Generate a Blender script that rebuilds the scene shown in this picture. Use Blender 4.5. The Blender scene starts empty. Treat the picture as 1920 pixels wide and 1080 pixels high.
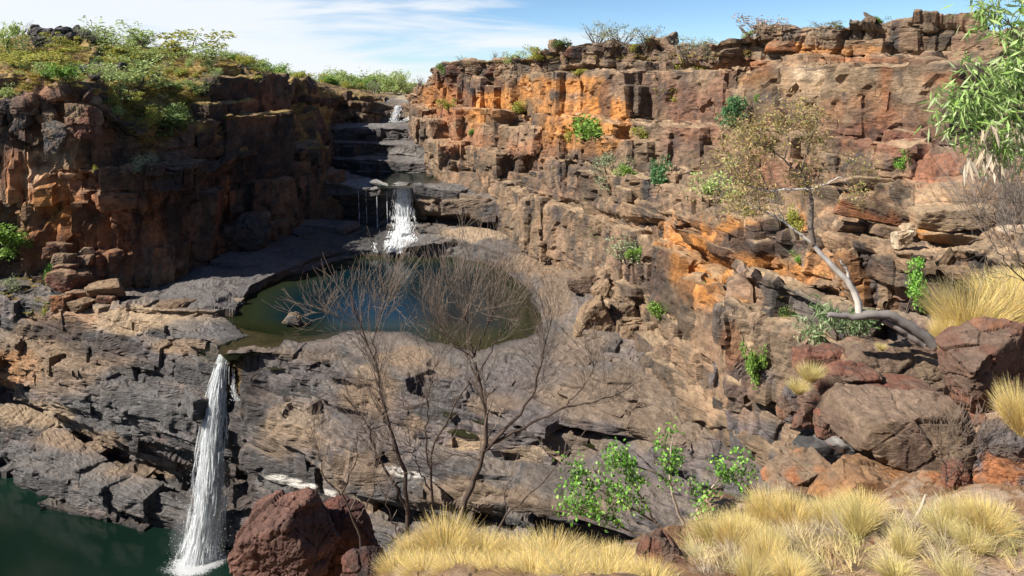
import bpy, math, random
import numpy as np
from mathutils import Vector, Matrix

# ------------------------------------------------------------------ camera, world, sun
SC = bpy.context.scene
COL = SC.collection
F = 1371.0            # focal length in photograph pixels (1920 wide)
H0 = 155.0            # row of the horizon
R = math.radians

cam_d = bpy.data.cameras.new("camera")
cam_d.sensor_width = 36.0
cam_d.lens = 36.0 * F / 1920.0
cam_d.shift_y = -(540.0 - H0) / 1920.0
cam_d.clip_start = 0.05
cam_d.clip_end = 9000.0
cam = bpy.data.objects.new("camera", cam_d)
cam.rotation_euler = (R(90), 0, 0)
COL.objects.link(cam)
SC.camera = cam

SUN_DIR = Vector((-0.695, -0.27, 0.665)).normalized()     # towards the sun
sun_d = bpy.data.lights.new("sun", 'SUN')
sun_d.energy = 5.0
sun_d.angle = R(0.53)
sun_d.color = (1.0, 0.94, 0.85)
sun = bpy.data.objects.new("sun", sun_d)
sun.rotation_euler = (-SUN_DIR).to_track_quat('-Z', 'Y').to_euler()
sun.location = (-40, -20, 60)
COL.objects.link(sun)

W = bpy.data.worlds.new("World")
SC.world = W
W.use_nodes = True
wn, wl = W.node_tree.nodes, W.node_tree.links
wn.clear()
def N(nodes, typ, **kw):
    n = nodes.new(typ)
    for k, v in kw.items():
        if k.startswith('i_'):
            n.inputs[k[2:].replace('_', ' ')].default_value = v
        elif k.startswith('n_'):
            n.inputs[int(k[2:])].default_value = v
        else:
            setattr(n, k, v)
    return n
sky = N(wn, 'ShaderNodeTexSky', sky_type='NISHITA', sun_disc=False)
sky.sun_elevation = math.asin(SUN_DIR.z)
sky.sun_rotation = math.atan2(SUN_DIR.x, SUN_DIR.y)
sky.air_density = 0.75
sky.dust_density = 0.25
sky.ozone_density = 2.2
sky.altitude = 300
bg = N(wn, 'ShaderNodeBackground', i_Strength=0.075)
wo = N(wn, 'ShaderNodeOutputWorld')
tc = N(wn, 'ShaderNodeTexCoord')
mp = N(wn, 'ShaderNodeMapping')
mp.inputs['Scale'].default_value = (1.6, 1.6, 13.0)
mp.inputs['Rotation'].default_value = (0.0, R(-6), 0.0)
nz = N(wn, 'ShaderNodeTexNoise', i_Scale=2.0, i_Detail=9.0, i_Roughness=0.55, i_Distortion=0.35)
sep = N(wn, 'ShaderNodeSeparateXYZ')
wl.new(tc.outputs['Generated'], mp.inputs['Vector'])
wl.new(mp.outputs[0], nz.inputs['Vector'])
wl.new(tc.outputs['Generated'], sep.inputs[0])
# the cloud bank lies low and towards the left (west): threshold from direction
m1 = N(wn, 'ShaderNodeMath', operation='MULTIPLY', n_1=-1.35); wl.new(sep.outputs['X'], m1.inputs[0])
m2 = N(wn, 'ShaderNodeMath', operation='MULTIPLY', n_1=-4.2); wl.new(sep.outputs['Z'], m2.inputs[0])
m3 = N(wn, 'ShaderNodeMath', operation='ADD'); wl.new(m1.outputs[0], m3.inputs[0]); wl.new(m2.outputs[0], m3.inputs[1])
m4 = N(wn, 'ShaderNodeMath', operation='ADD'); m5 = N(wn, 'ShaderNodeMath', operation='MULTIPLY_ADD', n_1=2.0, n_2=-0.36); wl.new(nz.outputs['Fac'], m5.inputs[0])
wl.new(m3.outputs[0], m4.inputs[0]); wl.new(m5.outputs[0], m4.inputs[1])
mr = N(wn, 'ShaderNodeMapRange', interpolation_type='SMOOTHSTEP')
mr.inputs['From Min'].default_value = 0.24
mr.inputs['From Max'].default_value = 0.80
mr.inputs['To Max'].default_value = 0.93
wl.new(m4.outputs[0], mr.inputs['Value'])
tint = N(wn, 'ShaderNodeMix', data_type='RGBA', blend_type='MULTIPLY')
tint.inputs[0].default_value = 1.0
hz1 = N(wn, 'ShaderNodeMapRange'); hz1.inputs['From Min'].default_value = 0.0; hz1.inputs['From Max'].default_value = 0.42
hz1.inputs['To Min'].default_value = 1.22; hz1.inputs['To Max'].default_value = 0.8
wl.new(sep.outputs['Z'], hz1.inputs['Value'])
hz2 = N(wn, 'ShaderNodeVectorMath', operation='SCALE'); hz2.inputs[0].default_value = (0.80, 0.93, 1.02)
wl.new(hz1.outputs[0], hz2.inputs['Scale']); wl.new(hz2.outputs[0], tint.inputs[7])
wl.new(sky.outputs[0], tint.inputs[6])
mx = N(wn, 'ShaderNodeMix', data_type='RGBA')
mx.inputs[7].default_value = (7.3, 7.6, 7.95, 1)
wl.new(mr.outputs[0], mx.inputs[0]); wl.new(tint.outputs[2], mx.inputs[6])
wl.new(mx.outputs[2], bg.inputs['Color']); wl.new(bg.outputs[0], wo.inputs['Surface'])

SC.view_settings.view_transform = 'Standard'
SC.view_settings.look = 'None'
SC.view_settings.exposure = 0.78
SC.view_settings.gamma = 1.0
SC.cycles.max_bounces = 5
SC.cycles.diffuse_bounces = 2
SC.cycles.glossy_bounces = 2
SC.cycles.transmission_bounces = 3
SC.cycles.transparent_max_bounces = 8
SC.cycles.caustics_reflective = False
SC.cycles.caustics_refractive = False

# ------------------------------------------------------------------ numeric helpers
f32 = np.float32
def P3(px, py, Y):
    return np.array([(px - 960.0) / F * Y, Y, (H0 - py) / F * Y])
def YZ(py, Z):
    return -Z * F / (py - H0)

def h3(i, j, k, seed=0):
    i = np.asarray(i).astype(np.int64); j = np.asarray(j).astype(np.int64); k = np.asarray(k).astype(np.int64)
    h = (i * 374761393 + j * 668265263 + k * 2147483647 + seed * 974634777) & 0xffffffff
    h = ((h ^ (h >> 13)) * 1274126177) & 0xffffffff
    h = ((h ^ (h >> 16)) * 2246822519) & 0xffffffff
    h = (h ^ (h >> 15)) & 0xffffff
    return (h / 16777216.0).astype(f32)

def vnoise(x, y, z, seed=0):
    xi = np.floor(x); yi = np.floor(y); zi = np.floor(z)
    fx = (x - xi).astype(f32); fy = (y - yi).astype(f32); fz = (z - zi).astype(f32)
    fx = fx * fx * (3 - 2 * fx); fy = fy * fy * (3 - 2 * fy); fz = fz * fz * (3 - 2 * fz)
    r = 0
    for a in (0, 1):
        wa = fx if a else 1 - fx
        for b in (0, 1):
            wb = fy if b else 1 - fy
            for c in (0, 1):
                wc = fz if c else 1 - fz
                r = r + wa * wb * wc * h3(xi + a, yi + b, zi + c, seed)
    return r * 2 - 1

def fbm(x, y, z, oct=4, seed=0, gain=0.5):
    r = 0; a = 1.0; t = 0; f = 1.0
    for o in range(oct):
        r = r + a * vnoise(x * f + o * 17.3, y * f - o * 9.1, z * f + o * 4.7, seed + o)
        t += a; a *= gain; f *= 2.03
    return r / t

def bricks(x, y, z, wx, wy, h, seed):
    """bedded, jointed rock: random value per block, per bed, and distance (m) to the nearest joint"""
    zz = z / h
    k = np.floor(zz)
    # irregular bed thickness
    lo = h3(k, 0, 0, seed + 1) * 0.6 - 0.3
    hi = h3(k + 1, 0, 0, seed + 1) * 0.6 - 0.3
    fz = zz - k
    k2 = np.where(fz < lo, k - 1, np.where(fz - 1 > hi, k + 1, k))
    zlo = k2 + h3(k2, 0, 0, seed + 1) * 0.6 - 0.3
    zhi = k2 + 1 + h3(k2 + 1, 0, 0, seed + 1) * 0.6 - 0.3
    ez = np.minimum(zz - zlo, zhi - zz) * h
    kr = h3(k2, 3, 5, seed)
    wxm = wx * (0.6 + 1.1 * h3(k2, 9, 2, seed))
    def ax(u, w, tag):
        uu = u / w + h3(k2, tag, 7, seed) * 10
        i = np.floor(uu)
        lo = h3(i, k2, tag, seed + 2) * 0.7 - 0.35
        hi = h3(i + 1, k2, tag, seed + 2) * 0.7 - 0.35
        f = uu - i
        i2 = np.where(f < lo, i - 1, np.where(f - 1 > hi, i + 1, i))
        l = i2 + h3(i2, k2, tag, seed + 2) * 0.7 - 0.35
        hh = i2 + 1 + h3(i2 + 1, k2, tag, seed + 2) * 0.7 - 0.35
        e = np.minimum(uu - l, hh - uu) * w
        c = (uu - (l + hh) * 0.5) / (hh - l)
        return i2, e, c
    ix, ex, cx = ax(x, wxm, 11)
    iy, ey, cy = ax(y, wy, 23)
    v = h3(ix, iy * 57 + 3, k2, seed + 5)
    tx = h3(ix, iy, k2, seed + 6) - 0.5
    tz = h3(ix, iy, k2, seed + 7) - 0.5
    cz = (zz - (zlo + zhi) * 0.5) / (zhi - zlo)
    return v, kr, ez, np.minimum(ex, ey), tx * cx + tz * cz, cz * (zhi - zlo) * h

def facets(x, y, z, w, h, seed):
    """irregular fracture faces: random offset, tilt and id per jittered cell, and closeness to the next cell"""
    X = x / w; Y = y / w; Z = z / h
    xi = np.floor(X - .5); yi = np.floor(Y - .5); zi = np.floor(Z - .5)
    f1 = np.full(x.shape, 1e9, dtype=f32); f2 = f1.copy(); val = np.zeros(x.shape, f32); cid = val.copy()
    for a in (0, 1):
        for b in (0, 1):
            for c in (0, 1):
                i = xi + a; j = yi + b; k = zi + c
                dx = X - i - .5 - .8 * (h3(i, j, k, seed) - .5)
                dy = Y - j - .5 - .8 * (h3(i, j, k, seed + 1) - .5)
                dz = Z - k - .5 - .8 * (h3(i, j, k, seed + 2) - .5)
                d = (dx * dx + dy * dy + dz * dz).astype(f32)
                r = h3(i, j, k, seed + 3)
                v = (r - .5) + 1.1 * ((h3(i, j, k, seed + 4) - .5) * dx + (h3(i, j, k, seed + 5) - .5) * dy + (h3(i, j, k, seed + 6) - .5) * dz)
                m = d < f1
                f2 = np.where(m, f1, np.minimum(f2, d)); f1 = np.where(m, d, f1)
                val = np.where(m, v, val); cid = np.where(m, h3(i, j, k, seed + 8), cid)
    return val, cid, (np.sqrt(f2) - np.sqrt(f1)) * w

def smooth(e0, e1, x):
    t = np.clip((x - e0) / (e1 - e0), 0, 1)
    return t * t * (3 - 2 * t)

# z-buffer of everything laid down so far, used only to stand plants and stones on the ground
ZW, ZH = 960, 540
zb_y = np.full(ZW * ZH, 1e9, dtype=np.float64)
zb_p = np.zeros((ZW * ZH, 3))
def zb_add(V):
    y = V[:, 1]
    ok = y > 0.3
    V = V[ok]; y = V[:, 1]
    px = (960 + F * V[:, 0] / y) / 2; py = (H0 - F * V[:, 2] / y) / 2
    ok = (px >= 0) & (px < ZW) & (py >= 0) & (py < ZH)
    V = V[ok]; idx = (py[ok].astype(int)) * ZW + px[ok].astype(int)
    o = np.argsort(-V[:, 1])
    V = V[o]; idx = idx[o]
    cur = np.full(ZW * ZH, 1e9); cp = np.zeros((ZW * ZH, 3))
    cur[idx] = V[:, 1]; cp[idx] = V
    m = cur < zb_y
    zb_y[m] = cur[m]; zb_p[m] = cp[m]
def ground(px, py):
    """the visible ground point at a photograph pixel"""
    for r in (0, 1, 2, 4, 7):
        best = None
        for dx in range(-r, r + 1):
            for dy in range(-r, r + 1):
                x = int(px / 2) + dx; y = int(py / 2) + dy
                if 0 <= x < ZW and 0 <= y < ZH and zb_y[y * ZW + x] < 1e8:
                    d = dx * dx + dy * dy
                    if best is None or d < best[0]:
                        best = (d, y * ZW + x)
        if best: return zb_p[best[1]].copy()
    return None

# ------------------------------------------------------------------ object helpers
def setp(o, label=None, cat=None, group=None, kind=None):
    if label: o['label'] = label
    if cat: o['category'] = cat
    if group: o['group'] = group
    if kind: o['kind'] = kind
    return o

def np_mesh(name, V, FL, nper, col=None, smooth_sh=False, uv=None):
    """V (n,3); FL flat loop indices; nper verts per face"""
    me = bpy.data.meshes.new(name)
    V = np.ascontiguousarray(V, dtype=f32)
    FL = np.ascontiguousarray(FL, dtype=np.int32).ravel()
    nf = len(FL) // nper
    me.vertices.add(len(V)); me.vertices.foreach_set('co', V.ravel())
    me.loops.add(len(FL)); me.loops.foreach_set('vertex_index', FL)
    me.polygons.add(nf)
    me.polygons.foreach_set('loop_start', np.arange(nf, dtype=np.int32) * nper)
    try:
        me.polygons.foreach_set('loop_total', np.full(nf, nper, dtype=np.int32))
    except Exception:
        pass
    me.polygons.foreach_set('use_smooth', np.full(nf, smooth_sh, dtype=bool))
    if col is not None:
        a = me.color_attributes.new('Col', 'FLOAT_COLOR', 'POINT')
        c = np.ones((len(V), 4), dtype=f32); c[:, :3] = np.clip(col, 0, 1)
        a.data.foreach_set('color', c.ravel())
    me.update(calc_edges=True)
    me.validate()
    return me

def mobj(name, me, mat=None, parent=None):
    o = bpy.data.objects.new(name, me)
    COL.objects.link(o)
    if mat and not me.materials: me.materials.append(mat)
    if parent: o.parent = parent
    return o

def empty(name, loc=(0, 0, 0), rz=0.0):
    o = bpy.data.objects.new(name, None)
    o.empty_display_size = 0.2
    o.location = loc; o.rotation_euler = (0, 0, rz)
    COL.objects.link(o)
    return o

# ------------------------------------------------------------------ materials
def new_mat(name):
    m = bpy.data.materials.new(name); m.use_nodes = True
    nt = m.node_tree; nt.nodes.clear()
    out = nt.nodes.new('ShaderNodeOutputMaterial')
    b = nt.nodes.new('ShaderNodeBsdfPrincipled')
    nt.links.new(b.outputs[0], out.inputs['Surface'])
    return m, nt.nodes, nt.links, b, out

def rock_mat(name, s, bump=0.5, rough=0.85, spec=0.25, dist=0.3):
    """s = size in metres of the finest thing worth drawing; colour comes from the rock's own attribute"""
    m, n, l, b, out = new_mat(name)
    at = N(n, 'ShaderNodeAttribute', attribute_name='Col')
    tc = N(n, 'ShaderNodeTexCoord')
    n1 = N(n, 'ShaderNodeTexNoise', i_Scale=0.12 / s, i_Detail=10.0, i_Roughness=0.68)
    n2 = N(n, 'ShaderNodeTexNoise', i_Scale=0.55 / s, i_Detail=6.0, i_Roughness=0.7)
    mpz = N(n, 'ShaderNodeMapping'); mpz.inputs['Scale'].default_value = (0.35, 0.35, 1.6)
    n3 = N(n, 'ShaderNodeTexNoise', i_Scale=0.35 / s, i_Detail=8.0, i_Roughness=0.7, i_Distortion=0.6)
    for q in (n1, n2): l.new(tc.outputs['Object'], q.inputs['Vector'])
    l.new(tc.outputs['Object'], mpz.inputs['Vector']); l.new(mpz.outputs[0], n3.inputs['Vector'])
    r1 = N(n, 'ShaderNodeMapRange'); r1.inputs['From Min'].default_value = 0.28; r1.inputs['From Max'].default_value = 0.72
    r1.inputs['To Min'].default_value = 0.62; r1.inputs['To Max'].default_value = 1.42
    l.new(n1.outputs['Fac'], r1.inputs['Value'])
    r2 = N(n, 'ShaderNodeMapRange'); r2.inputs['From Min'].default_value = 0.3; r2.inputs['From Max'].default_value = 0.7
    r2.inputs['To Min'].default_value = 0.72; r2.inputs['To Max'].default_value = 1.25
    l.new(n2.outputs['Fac'], r2.inputs['Value'])
    mm = N(n, 'ShaderNodeMath', operation='MULTIPLY'); l.new(r1.outputs[0], mm.inputs[0]); l.new(r2.outputs[0], mm.inputs[1])
    vs = N(n, 'ShaderNodeVectorMath', operation='SCALE'); l.new(at.outputs['Color'], vs.inputs[0]); l.new(mm.outputs[0], vs.inputs['Scale'])
    l.new(vs.outputs[0], b.inputs['Base Color'])
    add = N(n, 'ShaderNodeMath', operation='ADD'); l.new(n1.outputs['Fac'], add.inputs[0]); l.new(n3.outputs['Fac'], add.inputs[1])
    bp = N(n, 'ShaderNodeBump', i_Strength=bump); bp.inputs['Distance'].default_value = dist * s * 10
    l.new(add.outputs[0], bp.inputs['Height']); l.new(bp.outputs[0], b.inputs['Normal'])
    b.inputs['Roughness'].default_value = rough
    b.inputs['Specular IOR Level'].default_value = spec
    return m

M_far = rock_mat('sandstone_far', 0.16, 0.8)
M_mid = rock_mat('sandstone_mid', 0.11, 0.8)
M_bench = rock_mat('worn_sandstone_bench', 0.10, 0.9, rough=0.7, spec=0.35)
M_near = rock_mat('sandstone_near', 0.02, 0.8, dist=0.25)
M_soil = rock_mat('stony_soil', 0.012, 0.8, dist=0.25)

def attr_mat(name, rough=0.7, spec=0.2, trans=0.0, mul=1.0):
    m, n, l, b, out = new_mat(name)
    at = N(n, 'ShaderNodeAttribute', attribute_name='Col')
    nz = N(n, 'ShaderNodeTexNoise', i_Scale=6.0, i_Detail=4.0)
    tc = N(n, 'ShaderNodeTexCoord'); l.new(tc.outputs['Object'], nz.inputs['Vector'])
    r1 = N(n, 'ShaderNodeMapRange'); r1.inputs['To Min'].default_value = 0.7 * mul; r1.inputs['To Max'].default_value = 1.3 * mul
    l.new(nz.outputs['Fac'], r1.inputs['Value'])
    vs = N(n, 'ShaderNodeVectorMath', operation='SCALE'); l.new(at.outputs['Color'], vs.inputs[0]); l.new(r1.outputs[0], vs.inputs['Scale'])
    l.new(vs.outputs[0], b.inputs['Base Color'])
    b.inputs['Roughness'].default_value = rough
    b.inputs['Specular IOR Level'].default_value = spec
    if trans > 0:
        t = n.new('ShaderNodeBsdfTranslucent'); l.new(vs.outputs[0], t.inputs['Color'])
        ms = N(n, 'ShaderNodeMixShader'); ms.inputs[0].default_value = trans
        l.new(b.outputs[0], ms.inputs[1]); l.new(t.outputs[0], ms.inputs[2]); l.new(ms.outputs[0], out.inputs['Surface'])
    return m
M_leaf = attr_mat('leaf', 0.5, 0.35, 0.35, 1.35)
M_bark = attr_mat('bark', 0.9, 0.1)
M_grass = attr_mat('dry_grass', 0.65, 0.2, 0.35, 1.45)

def C(*a): return np.array(a, dtype=f32)
K = dict(grey=C(.115, .108, .105), purple=C(.125, .108, .105), dgrey=C(.06, .057, .056), tan=C(.25, .17, .105), ltan=C(.37, .265, .165),
         orange=C(.46, .20, .055), rust=C(.30, .125, .055), redb=C(.17, .075, .05), brown=C(.135, .09, .066), varn=C(.05, .038, .034),
         white=C(.62, .58, .52), dtan=C(.19, .135, .09), grass=C(.36, .25, .09), cream=C(.5, .4, .28), moss=C(.07, .1, .02))
def mixc(a, b, t):
    return a * (1 - t[:, None]) + b * t[:, None]
# ------------------------------------------------------------------ rock faces lofted between traced ledge lines
def gnorm(G):
    du = np.gradient(G, axis=1); dv = np.gradient(G, axis=0)
    n = np.cross(du, dv)
    n /= np.maximum(np.linalg.norm(n, axis=2, keepdims=True), 1e-9)
    # towards the open air = towards the camera side
    s = np.sign(-(n * G).sum(axis=2).mean())
    return n * (s if s != 0 else 1)

def blur(A, k, ax):
    B = A.copy(); c = 1
    for i in range(1, k + 1):
        for sg in (-1, 1):
            idx = np.clip(np.arange(A.shape[ax]) + sg * i, 0, A.shape[ax] - 1)
            B = B + np.take(A, idx, axis=ax)
            c += 1
    return B / c

def sheet(name, rails, px0, px1, du, dv, seed=0, strike=0.0, blocks=(), fb=(0.5, 6.0), fine=(0.12, 0.8), warp=(1.2, 14.0),
          crack=(0.25, 0.18), color=None, mat=None, hook=None, nblur=4, flatk=0.5, dip=(0.0, 0.0), terr=0.8, ww=0.8, facet=(), fcr=.35, calm=(), ridge=None, blk=None, avoid=None, nzmax=.8, brough=1.0):
    px = np.arange(px0, px1 + du, du)
    rp, rY = [], []
    for r in rails:
        a = np.array(r, dtype=float)
        rp.append(np.interp(px, a[:, 0], a[:, 1])); rY.append(np.interp(px, a[:, 0], a[:, 2]))
    rows, PY = [], []
    for i in range(len(rails) - 1):
        inside = (px > -60) & (px < 1980)
        A = np.stack([(px - 960) / F * rY[i], rY[i], (H0 - rp[i]) / F * rY[i]], 1)
        B = np.stack([(px - 960) / F * rY[i + 1], rY[i + 1], (H0 - rp[i + 1]) / F * rY[i + 1]], 1)
        span = np.abs(rp[i + 1] - rp[i])[inside]
        n = int(max(2, min(260, math.ceil(np.percentile(span, 90) / dv))))
        depth = np.percentile(np.linalg.norm(A - B, axis=1)[inside], 70)
        n = max(n, int(min(34, depth / 0.22)))
        last = i == len(rails) - 2
        t = np.linspace(0, 1, n, endpoint=last) if last else np.arange(n) / n
        for tt in t:
            rows.append(A * (1 - tt) + B * tt)
    G = np.stack(rows, 0)                          # rows x cols x 3
    q = G
    if warp[0] > 0:
        wv = [fbm(q[..., 0] / warp[1], q[..., 1] / warp[1], q[..., 2] / warp[1] * 0.6, 3, seed + 50 + i) for i in (0, 1)]
        G = G.copy(); G[..., 0] += warp[0] * wv[0]; G[..., 1] += warp[0] * wv[1]
    n0 = gnorm(G)
    nb = blur(blur(n0, nblur, 0), nblur, 1)
    nb /= np.maximum(np.linalg.norm(nb, axis=2, keepdims=True), 1e-9)
    c, s = math.cos(strike), math.sin(strike)
    x = G[..., 0] * c + G[..., 1] * s; y = -G[..., 0] * s + G[..., 1] * c; z = G[..., 2]
    z = z - dip[0] * x - dip[1] * y
    steep = 1 - smooth(0.55, 0.9, np.abs(nb[..., 2]))
    k = flatk + (1 - flatk) * steep
    d = np.zeros(x.shape); info = []
    zw = z + 0.9 * fbm(x / 22, y / 22, z / 30, 3, seed + 3) + 0.22 * fbm(x / 3.5, y / 3.5, z / 3.5, 3, seed + 2); xw = x + ww * (1.6 * fbm(x / 9, y / 9, z / 5, 4, seed + 4))
    yw = y + ww * 1.6 * fbm(x / 9 + 5, y / 9, z / 5, 4, seed + 6)
    tk = terr * np.clip(nb[..., 2], 0, 1) * smooth(0.93, 0.8, nb[..., 2])
    first = True
    for (wx, wy, hh, amp, rel) in blocks:
        v, kr, ez, exy, tl, czh = bricks(xw, yw, zw, wx, wy, hh, seed + int(wx * 7 + hh * 31))
        mod = 0.1 + 0.9 * smooth(-0.15, 0.3, fbm(x / (wx * 4), y / (wx * 4), z / (hh * 6), 2, seed + 77))
        if first: mod = 1.0
        d += amp * mod * (0.55 * (v - 0.5) + 0.45 * (kr - 0.5) + rel * tl) * k * 2
        d += tk * czh * (1.0 if first else 0.1)
        cw = min(crack[1], hh * 0.12)
        e = np.minimum(ez, exy)
        cm = smooth(-0.15, 0.35, fbm(x / (wx * 1.5), y / (wx * 1.5), z / (hh * 3), 2, seed + 79))
        d -= crack[0] * min(1.0, amp * 1.2) * (1 - smooth(0, cw, e)) * cm * k
        info.append((v, kr, e + (1 - cm) * 0.2)); first = False
    finfo = []
    for (fw, fh, amp) in facet:
        v, cid, e = facets(xw, yw, zw, fw, fh, seed + int(fw * 13))
        d += amp * v * k
        d -= fcr * min(amp, .6) * (1 - smooth(0, min(.16, fw * .1), e)) * k
        finfo.append((cid, e))
    if calm:
        cp = 960 + F * G[..., 0] / G[..., 1]; cq = H0 - F * G[..., 2] / G[..., 1]; cm_ = 0
        for (bx, by, rx, ry, st) in calm:
            cm_ = np.maximum(cm_, st * (1 - smooth(.7, 1.1, np.sqrt(((cp - bx) / rx) ** 2 + ((cq - by) / ry) ** 2))))
        d = d * (1 - cm_)
    d += fb[0] * fbm(x / fb[1], y / fb[1], z / fb[1], 5, seed + 9)
    d = blur(blur(d, 1, 0), 1, 1)
    if ridge:
        rr = fbm(x / ridge[1], y / ridge[2], z / ridge[3], 4, seed + 61)
        d += ridge[0] * (1 - 3.2 * np.abs(rr)) * (.35 + .65 * smooth(-.3, .2, fbm(x / 14, y / 14, z / 14, 2, seed + 62)))
    rg = fbm(x / fine[1], y / fine[1], z / (fine[1] * 0.6), 4, seed + 15)
    d += fine[0] * (1 - 2 * np.abs(rg))
    if hook is not None: d, G = hook(d, G, x, y, z)
    G2 = G + nb * d[..., None]
    if hook is not None and hasattr(hook, 'post'): G2 = hook.post(G2)
    n1 = gnorm(G2)
    sp = (960 + F * G[..., 0] / G[..., 1]); sq = H0 - F * G[..., 2] / G[..., 1]
    ctx = dict(x=x, y=y, z=z, n=n1, nb=nb, steep=steep, px=sp, py=sq, info=info, finfo=finfo, seed=seed, G=G2)
    colr = color(ctx)
    nr, nc = G2.shape[:2]
    idx = np.arange(nr * nc).reshape(nr, nc)
    FL = np.stack([idx[:-1, :-1], idx[:-1, 1:], idx[1:, 1:], idx[1:, :-1]], -1).reshape(-1, 4)
    AV, AF, AC = [G2.reshape(-1, 3)], [FL], [colr.reshape(-1, 3)]
    if blk:
        bV, bN, bF, bT = joint_blocks(G2, nb, sp, sq, seed, (c, s), dip, calm, blk, avoid, nzmax, brough)
        if len(bV):
            x_ = bV[:, 0] * c + bV[:, 1] * s; y_ = -bV[:, 0] * s + bV[:, 1] * c; z_ = bV[:, 2] - dip[0] * x_ - dip[1] * y_
            q1 = 960 + F * bV[:, 0] / bV[:, 1]; q2 = H0 - F * bV[:, 2] / bV[:, 1]
            stp = 1 - smooth(0.55, 0.9, np.abs(bN[:, 2]))
            cid = bT; z0 = np.full(len(bV), 9.0)
            v2, c2, e2 = facets(x_, y_, z_, 1.4, 2.0, seed + 501)
            ctx = dict(x=x_, y=y_, z=z_, n=bN, nb=bN, steep=stp, px=q1, py=q2, info=[(cid, cid, z0)], finfo=[(cid, z0), (c2, e2)], seed=seed, G=bV)
            AV.append(bV); AF.append(bF + len(AV[0])); AC.append(color(ctx))
    V_ = np.concatenate(AV); zb_add(V_)
    me = np_mesh(name, V_, np.concatenate(AF), 4, np.concatenate(AC), smooth_sh=False)
    o = mobj(name, me, mat)
    setp(o, kind='structure')
    return o

_cube = {}
def cube_grid(n):
    if n not in _cube:
        g = np.linspace(-1, 1, n); A, B = np.meshgrid(g, g, indexing='ij'); V = []; Fq = []; off = 0
        for ax in range(3):
            for sg in (-1, 1):
                P = np.zeros((n, n, 3)); P[..., ax] = sg; P[..., (ax + 1) % 3] = A; P[..., (ax + 2) % 3] = B
                V.append(P.reshape(-1, 3)); i = np.arange(n * n).reshape(n, n) + off
                q = np.stack([i[:-1, :-1], i[1:, :-1], i[1:, 1:], i[:-1, 1:]], -1).reshape(-1, 4)
                Fq.append(q if sg > 0 else q[:, ::-1]); off += n * n
        _cube[n] = (np.concatenate(V), np.concatenate(Fq))
    return _cube[n]

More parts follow.
